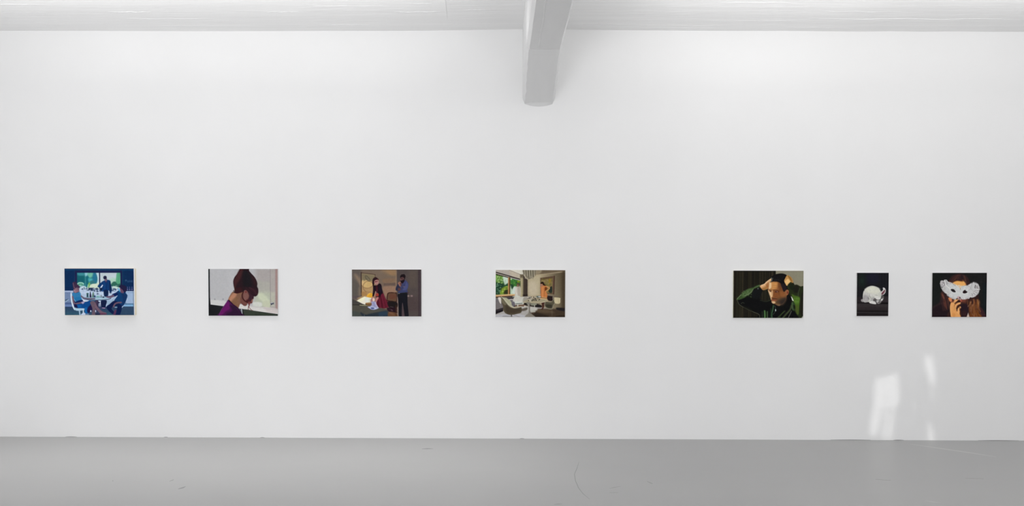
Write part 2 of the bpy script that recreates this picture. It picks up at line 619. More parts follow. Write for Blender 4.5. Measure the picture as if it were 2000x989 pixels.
# ------------------------------------------------------------------ picture 1: blue kitchen with three figures
c = Canvas(92, 85, 1265, 868, 8.6, (12, 46, 84), 1)
c.R(80, 75, 1280, 122, (21, 60, 100), 8)
c.R(80, 120, 270, 455, (7, 45, 84), 10)
c.R(1075, 120, 1280, 470, (10, 48, 84), 10, col2=(18, 42, 82), axis=((1075, 0), (1250, 0)))
c.R(80, 75, 1280, 93, (24, 48, 76), 5)
c.S([(264, 455), (264, 112), (1080, 112)], 7, (26, 66, 100), 4, .8, False)
c.R(270, 120, 1072, 460, (30, 36, 74), 5)
c.S([(1078, 112), (1080, 400)], 7, (30, 72, 104), 4, .7)
# left pane
c.R(308, 156, 680, 450, (190, 214, 222), 4)
c.P([(300, 150), (590, 150), (632, 180), (652, 240), (648, 300), (625, 345), (560, 352), (520, 385), (500, 420), (300, 420)], (48, 120, 128), 8)
c.P([(306, 200), (350, 180), (420, 190), (432, 300), (410, 345), (330, 340), (306, 320)], (27, 96, 106), 14)
c.P([(310, 156), (420, 156), (420, 200), (330, 200)], (62, 140, 148), 14)
c.P([(440, 156), (500, 156), (480, 200), (450, 215)], (142, 196, 208), 12)
c.P([(490, 158), (580, 158), (570, 215), (520, 240), (490, 210)], (112, 182, 160), 14)
c.P([(460, 230), (500, 220), (505, 320), (480, 400), (455, 380)], (30, 104, 118), 12)
c.P([(500, 250), (570, 260), (560, 290), (510, 310)], (76, 172, 178), 14)
c.E(605, 240, 34, 90, (42, 112, 146), 16)
c.P([(530, 300), (590, 290), (610, 330), (570, 350), (530, 350)], (56, 116, 120), 14)
c.S([(449, 210), (453, 300), (455, 370)], 8, (86, 158, 160), 6, .6)
c.P([(478, 430), (500, 380), (560, 345), (640, 335), (690, 310), (690, 430)], (208, 222, 200), 8)
c.P([(497, 330), (520, 322), (530, 350), (510, 400), (492, 392)], (112, 172, 96), 8)
c.S([(492, 360), (482, 420)], 12, (190, 220, 190), 6)
c.E(365, 345, 56, 30, (96, 160, 140), 8)
c.O(365, 345, 50, 24, 13, (172, 222, 206), 6, 1, 0, math.pi, 2 * math.pi)
c.S([(330, 362), (395, 360)], 9, (52, 124, 96), 5)
c.E(360, 372, 24, 12, (150, 205, 190), 8)
c.P([(345, 440), (355, 400), (400, 375), (440, 380), (470, 410), (480, 440)], (190, 212, 222), 10)
# right pane
c.R(697, 156, 1040, 470, (190, 203, 208), 4)
c.P([(860, 260), (985, 250), (985, 340), (870, 350)], (172, 206, 188), 20)
c.P([(985, 150), (1045, 150), (1045, 350), (955, 330), (965, 280)], (92, 165, 128), 8)
c.S([(1030, 150), (1010, 260), (1000, 330)], 18, (72, 148, 112), 10, .7)
c.P([(880, 380), (892, 335), (925, 305), (960, 310), (995, 345), (1030, 335), (1045, 350), (1045, 400), (960, 395)], (50, 104, 88), 8)
c.P([(900, 400), (930, 380), (990, 395), (980, 430), (900, 430)], (196, 216, 205), 8)
c.R(270, 118, 1075, 156, (30, 36, 74), 4)
c.R(268, 118, 308, 452, (32, 36, 74), 4)
c.R(1040, 118, 1075, 460, (32, 38, 76), 4)
c.R(680, 150, 697, 430, (34, 36, 66), 4)
c.S([(1078, 112), (1080, 400)], 7, (30, 72, 104), 4, .7)
# counter in the middle
c.R(345, 425, 1010, 625, (176, 196, 218), 10)
c.R(345, 440, 1010, 520, (192, 208, 228), 14, .8)
for x in (420, 520, 600, 690, 840, 900, 960):
    c.S([(x, 440), (x, 600)], 4, (140, 158, 188), 4, .5)
for y in (470, 520):
    c.S([(345, y), (1000, y)], 4, (140, 158, 188), 4, .5)
c.R(500, 408, 592, 452, (30, 44, 74), 6)
for (x, y, a, b_) in ((470, 425, 16, 14), (640, 430, 28, 22), (550, 445, 30, 16), (600, 455, 14, 18), (480, 445, 22, 10), (395, 430, 12, 14), (425, 415, 8, 20), (650, 470, 20, 12),
                      (930, 430, 28, 14), (905, 455, 22, 12), (960, 440, 12, 14), (870, 490, 18, 14), (700, 450, 18, 26), (655, 510, 18, 12)):
    c.E(x, y, a, b_, (42, 58, 88), 7, .85)
c.dab((350, 400, 700, 460), [(210, 222, 240), (70, 92, 120), (160, 176, 206)], 34, 10, 4, .7)
c.dab((890, 370, 1010, 470), [(205, 218, 236), (64, 92, 112), (150, 178, 196)], 24, 9, 4, .7)
# cabinets
c.R(80, 456, 240, 700, (112, 132, 168), 5)
c.R(80, 456, 240, 484, (162, 178, 208), 5)
c.S([(95, 490), (240, 490)], 6, (90, 110, 150), 4)
for x in (125, 165, 205):
    c.S([(x, 500), (x, 650)], 5, (126, 146, 180), 5, .6)
c.R(80, 655, 260, 692, (76, 96, 140), 6)
c.R(80, 690, 260, 728, (106, 130, 176), 5)
c.P([(98, 610), (150, 595), (160, 605), (110, 645)], (74, 96, 120), 6)
c.S([(105, 645), (158, 608)], 14, (150, 172, 200), 4)
c.R(80, 728, 1280, 880, (46, 64, 94), 5, col2=(50, 86, 106), axis=((0, 740), (0, 860)))
c.R(940, 735, 1280, 880, (48, 70, 96), 5)
c.R(1128, 466, 1280, 690, (152, 176, 206), 5)
c.S([(1135, 470), (1262, 470)], 8, (190, 208, 230), 4)
c.S([(1140, 486), (1262, 486)], 6, (110, 136, 172), 4)
for x in (1160, 1200, 1235):
    c.S([(x, 510), (x, 660)], 12, (166, 188, 216), 8, .7)
c.R(1100, 672, 1262, 690, (70, 112, 152), 4)
c.R(1090, 690, 1262, 724, (126, 172, 208), 4)
c.R(1090, 724, 1280, 735, (52, 70, 96), 4)
c.R(1250, 466, 1280, 880, (60, 84, 116), 6, .35)
# beneath the table
c.R(635, 618, 910, 722, (160, 178, 204), 6)
c.P([(665, 625), (700, 630), (705, 715), (665, 712)], (205, 218, 236), 6)
c.P([(660, 640), (690, 650), (680, 670), (660, 665)], (48, 52, 84), 5)
c.P([(800, 640), (900, 600), (990, 530), (1000, 540), (900, 670), (800, 700)], (150, 176, 200), 7)
c.S([(990, 545), (930, 610)], 18, (190, 206, 228), 5)
c.P([(790, 690), (815, 680), (800, 722), (780, 722)], (182, 200, 224), 5)
# standing figure
c.P([(752, 292), (800, 275), (850, 278), (872, 300), (880, 360), (895, 440), (888, 475), (862, 485), (840, 450), (825, 470), (750, 470), (715, 465), (708, 440),
     (735, 380), (730, 360), (700, 400), (672, 402), (654, 390), (668, 358), (705, 325)], (20, 56, 108), 5)
c.P([(735, 358), (742, 372), (712, 415), (700, 404)], (198, 212, 234), 4)
c.P([(855, 300), (878, 350), (892, 450), (870, 480), (850, 430)], (20, 40, 78), 6)
c.S([(760, 320), (775, 400), (770, 460)], 14, (28, 72, 132), 8, .7)
c.S([(810, 310), (800, 460)], 8, (14, 42, 88), 5, .8)
c.E(794, 270, 22, 30, (116, 96, 112), 5)
c.S([(790, 262), (808, 264)], 7, (70, 54, 76), 5, .8)
c.P([(775, 295), (795, 305), (815, 290), (810, 315), (790, 318)], (60, 48, 84), 5)
c.E(781, 234, 29, 28, (36, 36, 64), 5)
c.P([(752, 232), (765, 222), (772, 262), (760, 262)], (36, 36, 64), 5)
c.P([(758, 450), (832, 455), (822, 560), (768, 558)], (20, 36, 72), 5)
c.S([(735, 440), (735, 470)], 18, (60, 96, 160), 6, .6)
c.E(715, 430, 22, 24, (18, 34, 66), 6)
c.P([(714, 620), (802, 622), (795, 690), (775, 742), (720, 742), (705, 690)], (22, 32, 66), 5)
c.S([(728, 746), (772, 750)], 13, (180, 142, 176), 4)
c.P([(640, 640), (705, 700), (735, 770), (690, 800), (640, 760)], (62, 68, 100), 10, True, .5)
# table
c.E(645, 585, 225, 36, (140, 172, 192), 6)
c.E(700, 598, 150, 16, (168, 196, 212), 8)
c.O(640, 578, 240, 38, 11, (30, 44, 76), 3, .95, 0, .12, 3.0)
c.R(612, 620, 660, 868, (70, 58, 78), 5)
c.R(640, 625, 662, 868, (48, 40, 66), 4)
# things on the table
c.R(466, 512, 497, 566, (38, 72, 84), 5)
c.E(482, 505, 20, 10, (56, 92, 90), 5)
c.P([(518, 565), (519, 515), (529, 470), (540, 515), (545, 565)], (36, 30, 62), 4)
c.P([(560, 565), (562, 520), (577, 472), (592, 520), (594, 560)], (92, 124, 112), 4)
c.E(602, 552, 16, 16, (40, 58, 104), 5)
c.E(660, 555, 26, 14, (110, 170, 160), 6)
c.E(748, 565, 16, 11, (38, 52, 76), 4)
c.E(712, 550, 16, 20, (80, 96, 110), 6, .7)
for x in (665, 690, 705, 730):
    c.S([(x, 480), (x, 560)], 6, (205, 220, 236), 4, .7)
c.E(835, 580, 26, 8, (178, 200, 220), 4)
# seated woman
c.S([(205, 510), (206, 570), (216, 650), (238, 730), (262, 772)], 24, (214, 224, 236), 5)
c.S([(200, 500), (206, 480), (226, 484)], 12, (196, 210, 226), 4)
c.P([(245, 735), (300, 752), (420, 750), (428, 775), (370, 792), (280, 790)], (170, 200, 218), 5)
c.S([(340, 790), (350, 868)], 20, (168, 194, 216), 5)
c.S([(408, 770), (406, 835)], 20, (196, 212, 226), 4)
c.P([(370, 868), (385, 840), (430, 826), (490, 838), (495, 868)], (196, 208, 228), 5)
c.R(440, 780, 700, 868, (52, 70, 98), 6, .6)
c.P([(222, 505), (262, 490), (300, 495), (335, 482), (362, 495), (374, 550), (388, 620), (350, 622), (285, 645), (252, 610), (232, 565)], (50, 122, 172), 5)
c.P([(250, 590), (330, 560), (375, 590), (350, 620), (285, 640)], (36, 110, 164), 8, True, .8)
c.S([(352, 500), (372, 560), (386, 612)], 6, (120, 172, 200), 4, .7)
c.S([(245, 592), (282, 645)], 9, (150, 188, 214), 4, .8)
c.P([(270, 650), (330, 622), (390, 610), (400, 650), (300, 662)], (16, 36, 86), 6)
c.S([(230, 560), (242, 640), (262, 676), (330, 668), (395, 655)], 27, (112, 88, 104), 5)
c.S([(375, 548), (420, 580), (500, 592), (600, 590)], 24, (104, 94, 114), 5)
c.P([(262, 700), (300, 690), (400, 672), (440, 648), (525, 622), (530, 680), (495, 740), (490, 830), (435, 832), (430, 760), (300, 745)], (12, 70, 134), 5)
c.E(330, 715, 45, 24, (20, 92, 162), 12)
c.P([(430, 750), (470, 740), (478, 830), (440, 826)], (22, 96, 164), 8)
c.P([(250, 690), (290, 688), (310, 740), (262, 730)], (24, 26, 66), 7)
c.P([(470, 800), (495, 730), (560, 700), (560, 780), (500, 830)], (34, 28, 68), 8)
c.P([(400, 608), (440, 622), (500, 622), (470, 638), (420, 640)], (226, 230, 244), 4)
c.P([(375, 655), (410, 635), (432, 650), (400, 680)], (166, 156, 186), 5)
c.P([(522, 655), (560, 632), (605, 645), (622, 700), (610, 780), (605, 870), (550, 870), (562, 770), (540, 700)], (104, 86, 100), 5)
c.P([(605, 655), (650, 730), (720, 800), (795, 828), (770, 850), (690, 835), (630, 770), (600, 720)], (112, 88, 104), 5)
c.P([(680, 832), (790, 838), (800, 856), (700, 860)], (98, 60, 82), 6)
c.R(610, 840, 690, 870, (34, 36, 62), 6, .8)
c.E(533, 800, 10, 16, (196, 212, 230), 4)
c.E(615, 800, 8, 20, (196, 206, 226), 4)
c.P([(245, 400), (300, 400), (340, 415), (335, 470), (300, 488), (262, 490)], (140, 106, 118), 5)
c.S([(255, 420), (252, 480)], 14, (190, 150, 160), 6, .8)
c.P([(228, 335), (250, 305), (288, 318), (310, 350), (352, 388), (338, 412), (290, 408), (262, 440), (240, 420), (232, 380)], (60, 42, 68), 5)
c.S([(240, 330), (250, 380), (258, 410)], 15, (112, 88, 108), 6, .8)
c.E(326, 436, 9, 16, (92, 68, 96), 6)
c.S([(300, 425), (318, 422)], 7, (84, 62, 88), 5, .8)
c.S([(300, 462), (316, 462)], 6, (110, 72, 92), 4, .8)
c.S([(268, 415), (275, 460), (285, 480)], 10, (170, 130, 142), 7, .7)
# seated man
c.S([(1152, 590), (1102, 690), (1062, 738)], 13, (190, 206, 226), 4)
c.S([(945, 735), (1010, 735), (1062, 738)], 13, (160, 190, 212), 4)
c.P([(1012, 452), (1050, 470), (1108, 490), (1145, 515), (1155, 558), (1110, 680), (1062, 718), (1010, 690), (935, 625), (960, 580), (990, 535), (925, 560),
     (895, 548), (905, 515), (960, 490)], (20, 60, 108), 5)
c.P([(1060, 490), (1140, 520), (1150, 560), (1090, 690), (1060, 710), (1080, 600)], (24, 52, 94), 8)
c.P([(905, 520), (980, 490), (990, 530), (930, 555)], (18, 34, 82), 6)
c.P([(795, 552), (860, 545), (915, 525), (932, 552), (870, 578), (815, 575)], (102, 82, 106), 5)
c.P([(930, 628), (1005, 655), (1010, 690), (925, 715), (885, 760), (940, 825), (935, 845), (888, 842), (812, 765), (805, 720), (850, 685)], (17, 30, 70), 5)
c.P([(1000, 680), (1062, 720), (1020, 870), (945, 870), (975, 770)], (16, 32, 72), 5)
c.P([(915, 850), (940, 780), (968, 790), (945, 868), (905, 868)], (84, 52, 84), 6)
c.S([(1050, 655), (990, 660), (945, 680), (920, 725)], 26, (106, 82, 98), 5)
c.P([(1030, 418), (1065, 425), (1098, 468), (1085, 500), (1045, 485), (1036, 450)], (100, 72, 96), 7)
c.S([(1042, 440), (1050, 480)], 12, (132, 96, 112), 7, .7)
c.S([(1003, 425), (1018, 440), (1030, 470)], 15, (66, 168, 216), 5, .9)
c.P([(1015, 385), (1045, 360), (1110, 368), (1145, 405), (1135, 470), (1105, 480), (1075, 440), (1035, 410)], (36, 32, 64), 5)
c.S([(1045, 440), (1060, 446)], 7, (70, 50, 78), 4, .8)
c.S([(1050, 470), (1068, 482)], 6, (84, 54, 82), 4, .7)
# faint wall lettering and bottles, painted pale
for i, (x, a, b_) in enumerate(((1122, 276, 306), (1134, 274, 292), (1146, 276, 304), (1165, 288, 318), (1180, 286, 314), (1196, 282, 312), (1214, 288, 314), (1228, 286, 312), (1242, 282, 316))):
    c.S([(x, a), (x + 3, b_)], 8, (62, 92, 132), 4, .75)
c.S([(1122, 282), (1146, 280)], 8, (70, 98, 136), 4, .7)
c.S([(1165, 300), (1240, 298)], 5, (56, 84, 124), 4, .6)
for x in (1160, 1196, 1236):
    c.S([(x, 395), (x, 445)], 14, (92, 94, 146), 5, .8)
    c.E(x, 440, 11, 10, (140, 128, 172), 5, .6)
c.R(80, 395, 225, 452, (26, 36, 78), 10, .5)
c.grain(1.6)
CV1 = c

# ------------------------------------------------------------------ picture 2: woman with tall red-brown hair
c = Canvas(104, 90, 1268, 878, 8.6, (176, 176, 178), 2)
c.R(440, 80, 560, 600, (182, 182, 184), 40, .6)
c.R(900, 80, 1280, 820, (163, 157, 155), 40)
c.R(930, 300, 1145, 480, (166, 164, 156), 20)
c.R(880, 470, 1220, 730, (174, 180, 160), 30, .9)
c.P([(920, 520), (1000, 500), (1080, 560), (1120, 640), (1000, 640)], (190, 196, 172), 20)
c.P([(860, 650), (990, 655), (1000, 720), (860, 710)], (200, 202, 194), 12)
c.P([(1030, 640), (1140, 620), (1140, 740), (1020, 720)], (186, 190, 166), 16)
c.P([(905, 290), (1000, 285), (1000, 420), (910, 420)], (160, 158, 150), 20, True, .6)
c.R(1145, 80, 1225, 820, (166, 160, 156), 6)
c.R(1150, 480, 1222, 720, (176, 176, 162), 14)
c.S([(1145, 90), (1145, 720)], 6, (118, 112, 112), 4, .8)
c.R(1228, 80, 1280, 820, (156, 132, 128), 10)
c.S([(1268, 90), (1268, 800)], 10, (176, 160, 156), 4, .8)
c.P([(132, 610), (460, 640), (640, 660), (700, 700), (1265, 770), (1265, 850), (600, 758), (132, 690)], (196, 196, 195), 12)
c.P([(640, 690), (860, 720), (1265, 780), (1268, 845), (620, 750)], (204, 202, 198), 8)
c.P([(1040, 735), (1268, 768), (1268, 840), (1100, 815)], (194, 184, 182), 20, True, .8)
c.S([(800, 720), (1140, 768), (1265, 778)], 5, (166, 160, 158), 4, .8)
c.P([(96, 80), (128, 80), (130, 560), (140, 690), (345, 716), (600, 756), (1275, 852), (1275, 890), (96, 890)], (30, 31, 34), 4, False)
c.P([(680, 770), (1275, 856), (1275, 868), (690, 885)], (50, 57, 48), 8, False)
c.P([(690, 775), (860, 800), (860, 880), (690, 880)], (52, 60, 50), 12, True, .8)
c.S([(676, 770), (700, 880)], 16, (32, 34, 36), 6)
c.S([(661, 772), (668, 870)], 13, (208, 210, 220), 5)
c.S([(615, 762), (650, 800), (655, 850)], 14, (92, 98, 110), 7)
# latch
c.P([(1150, 662), (1190, 652), (1205, 662), (1200, 690), (1185, 680), (1160, 698)], (88, 92, 106), 5)
c.S([(1152, 660), (1190, 658)], 7, (206, 206, 206), 4)
c.S([(1160, 692), (1192, 668)], 9, (48, 52, 64), 4)
c.E(212, 602, 14, 10, (138, 138, 142), 7)
c.E(350, 600, 10, 14, (142, 142, 146), 7)
# neck, face
c.P([(505, 480), (560, 492), (640, 478), (700, 470), (690, 560), (660, 650), (632, 690), (604, 748), (560, 720), (500, 670), (436, 612)], (122, 88, 70), 5)
c.P([(520, 500), (575, 512), (560, 560), (490, 640), (440, 608)], (172, 122, 96), 14)
c.P([(490, 640), (560, 570), (600, 600), (590, 720)], (124, 90, 66), 16, True, .7)
c.P([(690, 470), (745, 450), (800, 490), (862, 548), (864, 575), (850, 610), (840, 655), (820, 668), (790, 662), (765, 668), (740, 708), (700, 712), (668, 685), (642, 660), (650, 560)], (104, 68, 62), 5)
c.P([(700, 500), (745, 480), (780, 540), (750, 610), (700, 600)], (120, 82, 76), 14)
c.P([(650, 600), (690, 640), (740, 668), (735, 700), (690, 690), (650, 655)], (112, 70, 64), 9)
c.S([(655, 640), (700, 690), (740, 700)], 9, (84, 54, 48), 6, .7)
c.P([(825, 560), (862, 548), (850, 610), (838, 655), (815, 640)], (140, 98, 84), 8)
c.E(852, 578, 13, 18, (44, 28, 30), 5)
c.P([(800, 640), (838, 640), (832, 668), (805, 668)], (96, 54, 52), 6)
# dress
c.P([(440, 612), (520, 690), (600, 752), (650, 830), (682, 890), (272, 890), (300, 815), (350, 735), (400, 660)], (66, 24, 68), 5)
c.P([(430, 640), (460, 680), (460, 760), (400, 800), (300, 885), (285, 870), (320, 790), (380, 700)], (98, 26, 92), 14)
c.P([(460, 700), (560, 730), (640, 830), (670, 890), (480, 890), (400, 850), (500, 790)], (44, 24, 48), 16)
c.S([(448, 616), (520, 690), (600, 752), (650, 832), (678, 885)], 15, (34, 16, 36), 6)
c.S([(436, 620), (380, 690), (310, 800), (282, 878)], 6, (140, 80, 140), 5, .6)
# hair
c.P([(655, 80), (780, 80), (790, 120), (830, 170), (880, 225), (915, 290), (928, 340), (924, 385), (942, 430), (938, 500), (908, 548), (868, 552), (845, 545), (800, 510),
     (750, 460), (715, 450), (690, 474), (640, 486), (590, 502), (560, 498), (542, 488), (543, 440), (532, 385), (524, 330), (526, 285), (548, 225), (590, 175), (620, 120)], (40, 26, 31), 5)
c.P([(640, 95), (690, 110), (650, 230), (590, 330), (550, 400), (535, 330), (535, 280), (570, 215)], (62, 34, 36), 18)
c.P([(700, 120), (780, 150), (830, 280), (820, 400), (700, 380), (680, 230)], (29, 26, 30), 24)
c.P([(830, 200), (900, 280), (910, 360), (870, 340)], (46, 27, 30), 18, True, .8)
c.P([(720, 400), (860, 420), (930, 450), (925, 520), (880, 530), (780, 470)], (48, 28, 34), 16)
c.S([(790, 400), (860, 440), (920, 520)], 10, (68, 38, 44), 8, .7)
c.S([(760, 410), (830, 470), (880, 530)], 8, (32, 20, 28), 6, .7)
c.P([(560, 420), (640, 400), (680, 440), (650, 475), (580, 490)], (50, 26, 30), 12)
c.S([(555, 480), (600, 495), (655, 482)], 12, (62, 22, 24), 6, .8)
c.S([(550, 380), (548, 460)], 12, (78, 46, 34), 8, .7)
c.S([(530, 455), (536, 490)], 12, (52, 34, 32), 4)
c.P([(770, 480), (850, 540), (862, 562), (838, 600), (815, 640), (800, 665), (775, 660), (745, 640), (775, 590), (790, 540)], (54, 32, 40), 8)
c.P([(745, 610), (790, 610), (800, 660), (770, 665), (740, 650)], (66, 32, 36), 8)
c.S([(688, 480), (672, 530), (680, 580), (712, 625), (770, 655)], 17, (54, 26, 26), 5)
c.E(732, 478, 22, 28, (122, 74, 70), 9)
c.E(735, 478, 9, 14, (92, 40, 40), 6)
c.P([(765, 650), (812, 640), (800, 690), (785, 735), (775, 735), (778, 700)], (104, 54, 54), 6)
c.S([(775, 720), (772, 782)], 9, (88, 52, 50), 4)
c.S([(785, 735), (815, 770), (848, 792)], 8, (106, 62, 58), 4)
c.S([(885, 545), (870, 590)], 4, (150, 140, 130), 3, .6)
c.grain(1.4)
CV2 = c

# ------------------------------------------------------------------ picture 3: bedroom with woman and man
c = Canvas(107, 102, 1271, 890, 8.6, (114, 98, 84), 3)
c.R(95, 90, 260, 560, (92, 84, 78), 30)
c.P([(170, 180), (250, 270), (252, 400), (215, 310), (160, 220)], (142, 120, 98), 30, True, .9)
c.P([(100, 280), (170, 290), (240, 400), (250, 540), (100, 540)], (88, 82, 76), 20)
c.P([(225, 410), (254, 440), (254, 530), (220, 535)], (122, 106, 90), 24)
c.P([(600, 95), (850, 95), (850, 200), (700, 180)], (132, 108, 84), 30)
c.P([(690, 100), (850, 100), (840, 190), (740, 180)], (142, 114, 84), 18)
c.P([(640, 260), (850, 250), (850, 320), (650, 330)], (124, 100, 80), 18)
c.R(640, 325, 850, 372, (98, 82, 74), 8)
c.S([(640, 325), (760, 322), (850, 300)], 7, (134, 112, 90), 5, .8)
c.P([(640, 390), (850, 390), (860, 480), (850, 560), (690, 560), (640, 480)], (142, 112, 92), 16)
c.R(840, 90, 862, 900, (132, 110, 90), 6)
c.R(862, 90, 1290, 900, (78, 69, 67), 5)
c.R(1060, 110, 1200, 400, (86, 76, 70), 40)
c.R(1030, 560, 1220, 800, (74, 62, 62), 30, .8)
c.R(1222, 90, 1238, 900, (60, 48, 52), 5)
c.R(1238, 90, 1290, 900, (66, 57, 60), 5)
c.R(95, 90, 1290, 112, (70, 62, 58), 6, .5)
c.R(858, 560, 892, 900, (126, 108, 98), 6)
# framed drawing
c.P([(264, 158), (498, 190), (496, 560), (264, 560)], (140, 124, 96), 4, False, col2=(176, 142, 98), axis=((0, 200), (0, 480)))
c.P([(274, 172), (490, 200), (488, 240), (440, 330), (278, 300)], (122, 110, 84), 12, False)
c.E(365, 345, 95, 66, (196, 166, 112), 12)
c.P([(275, 300), (300, 280), (290, 350), (275, 380)], (206, 176, 128), 8)
c.O(385, 390, 90, 92, 8, (122, 88, 62), 5, .9, 0, 1.2, 5.6)
c.O(365, 345, 95, 70, 8, (128, 94, 62), 5, .9, 0, .2, 2.9)
c.O(372, 252, 56, 22, 11, (78, 74, 62), 5, .9, .85)
c.E(372, 252, 40, 12, (106, 98, 84), 8, .7, .85)
c.O(405, 470, 66, 50, 6, (126, 96, 62), 5, .7, 0, 0, 3.2)
for x in (375, 400, 418):
    c.S([(x, 320), (x + 4, 390)], 5, (170, 130, 78), 4, .7)
c.S([(264, 152), (266, 545)], 14, (46, 32, 32), 3)
c.S([(262, 156), (380, 172), (500, 186)], 8, (58, 40, 38), 3)
c.S([(497, 186), (497, 240)], 9, (72, 54, 48), 4)
c.P([(276, 480), (340, 480), (360, 540), (276, 545)], (160, 122, 76), 12)
# lamp and light shade
c.R(107, 545, 280, 600, (84, 74, 76), 12, .8)
c.P([(200, 590), (300, 545), (380, 555), (360, 600)], (170, 142, 100), 16)
c.P([(350, 558), (375, 520), (410, 498), (440, 500), (458, 525), (452, 568), (400, 574)], (214, 158, 48), 6)
c.S([(370, 530), (410, 506)], 12, (232, 190, 90), 7, .7)
c.P([(184, 628), (260, 585), (320, 556), (380, 572), (446, 578), (440, 640), (415, 665), (345, 690), (330, 702), (270, 672)], (226, 222, 202), 6, False)
c.P([(330, 570), (420, 590), (410, 650), (340, 660)], (216, 218, 208), 10)
c.S([(405, 600), (404, 660)], 20, (196, 196, 160), 8, .7)
c.P([(200, 622), (260, 590), (320, 562), (330, 580), (260, 640)], (236, 228, 196), 8)
# bed
c.P([(100, 600), (190, 632), (300, 690), (300, 700), (100, 705)], (66, 64, 61), 6)
c.P([(100, 695), (300, 688), (450, 705), (560, 738), (690, 775), (718, 810), (725, 900), (100, 900)], (76, 74, 66), 5)
c.S([(107, 694), (220, 694), (300, 690)], 12, (40, 38, 36), 6)
c.S([(240, 700), (330, 704), (430, 704)], 8, (186, 184, 140), 4)
c.P([(100, 800), (240, 830), (300, 890), (100, 900)], (66, 70, 66), 12)
c.P([(250, 820), (340, 860), (400, 845), (560, 815), (690, 795), (718, 820), (725, 900), (330, 900)], (40, 48, 56), 10)
c.P([(560, 830), (680, 805), (700, 870), (580, 890)], (42, 58, 74), 14)
c.S([(690, 790), (712, 850), (722, 890)], 12, (62, 66, 68), 5, .8)
c.S([(312, 860), (318, 890)], 8, (92, 104, 104), 5, .8)
# woman
c.P([(620, 480), (670, 580), (735, 700), (715, 735), (655, 755), (600, 748), (545, 735), (505, 690), (540, 600), (560, 520)], (88, 26, 40), 5)
for a_, b_ in (((600, 520), (650, 740)), ((630, 520), (700, 720)), ((570, 600), (585, 740))):
    c.S([a_, ((a_[0] + b_[0]) / 2 + 4, (a_[1] + b_[1]) / 2), b_], 14, (112, 36, 54), 8, .8)
for a_, b_ in (((585, 540), (620, 745)), ((545, 620), (555, 735))):
    c.S([a_, b_], 10, (56, 14, 26), 6, .8)
c.P([(458, 330), (470, 360), (520, 368), (570, 335), (602, 362), (612, 420), (628, 490), (600, 520), (575, 560), (545, 500), (515, 480), (500, 470), (480, 540), (465, 558), (452, 545), (462, 430)], (30, 18, 28), 5)
c.P([(515, 375), (535, 375), (538, 470), (520, 480)], (70, 24, 34), 7)
c.E(585, 430, 22, 60, (28, 24, 36), 10, .8)
c.P([(560, 480), (580, 500), (565, 570), (545, 570)], (24, 16, 24), 6)
c.P([(452, 300), (460, 260), (485, 234), (515, 232), (548, 255), (556, 275), (500, 285), (486, 310), (480, 360), (462, 365), (452, 340)], (38, 20, 26), 5)
c.P([(482, 302), (500, 282), (535, 274), (558, 290), (555, 325), (530, 362), (505, 352), (488, 330)], (172, 126, 120), 5)
c.S([(496, 308), (522, 304)], 16, (92, 40, 46), 5, .9)
c.E(540, 300, 9, 9, (110, 62, 60), 5, .8)
c.S([(512, 345), (530, 345)], 6, (130, 78, 74), 4, .8)
c.E(540, 268, 12, 8, (128, 52, 40), 6, .7)
c.S([(508, 470), (495, 540), (478, 590)], 12, (170, 120, 112), 5)
c.E(532, 528, 26, 30, (152, 56, 48), 7)
c.E(530, 560, 22, 10, (60, 22, 22), 6)
c.P([(420, 610), (445, 570), (470, 558), (465, 600), (440, 655), (420, 650)], (162, 116, 112), 6)
c.P([(500, 620), (515, 580), (545, 562), (556, 580), (530, 625), (512, 660), (492, 660)], (178, 116, 112), 6)
c.P([(455, 590), (485, 575), (490, 625), (460, 640)], (222, 196, 180), 6)
c.S([(500, 540), (478, 585)], 8, (150, 92, 70), 5)
# cloth, papers, book
c.P([(336, 672), (350, 660), (430, 655), (450, 670), (440, 700), (400, 708), (345, 700)], (116, 82, 50), 5)
c.S([(345, 668), (425, 662)], 10, (196, 160, 104), 5, .9)
c.S([(338, 675), (345, 700)], 8, (60, 40, 28), 4)
c.P([(432, 645), (470, 636), (508, 645), (520, 690), (552, 745), (500, 735), (420, 725), (440, 690)], (152, 152, 186), 6)
c.S([(505, 660), (525, 710), (550, 745)], 9, (206, 196, 206), 5)
c.S([(470, 660), (485, 720)], 12, (120, 124, 168), 6, .8)
c.P([(370, 732), (420, 722), (500, 735), (552, 748), (525, 765), (475, 778), (430, 770)], (178, 184, 212), 5)
c.P([(420, 742), (470, 742), (482, 758), (440, 764)], (66, 78, 128), 5)
c.S([(425, 770), (480, 776)], 8, (120, 118, 170), 4, .8)
# chair
c.P([(690, 600), (698, 520), (718, 490), (770, 482), (830, 488), (860, 500), (860, 650), (790, 645), (700, 632)], (52, 26, 24), 4)
c.P([(704, 604), (712, 530), (728, 502), (775, 498), (848, 508), (850, 630), (780, 628), (708, 616)], (94, 70, 54), 6)
c.P([(745, 520), (835, 520), (838, 590), (750, 595)], (98, 62, 48), 14)
c.P([(710, 640), (860, 650), (860, 745), (735, 740)], (28, 23, 24), 6)
c.P([(700, 745), (850, 740), (862, 800), (860, 830), (760, 820), (715, 800)], (36, 20, 28), 7)
c.S([(750, 725), (800, 735)], 7, (104, 88, 88), 5, .8)
c.S([(765, 780), (790, 790)], 9, (126, 104, 112), 5, .8)
c.S([(730, 770), (780, 775)], 8, (70, 44, 58), 6, .8)
c.P([(720, 820), (800, 815), (860, 850), (860, 900), (725, 900)], (98, 68, 48), 8)
c.S([(740, 830), (800, 850)], 16, (128, 90, 72), 8, .7)
c.R(840, 700, 860, 880, (66, 40, 26), 8, .7)
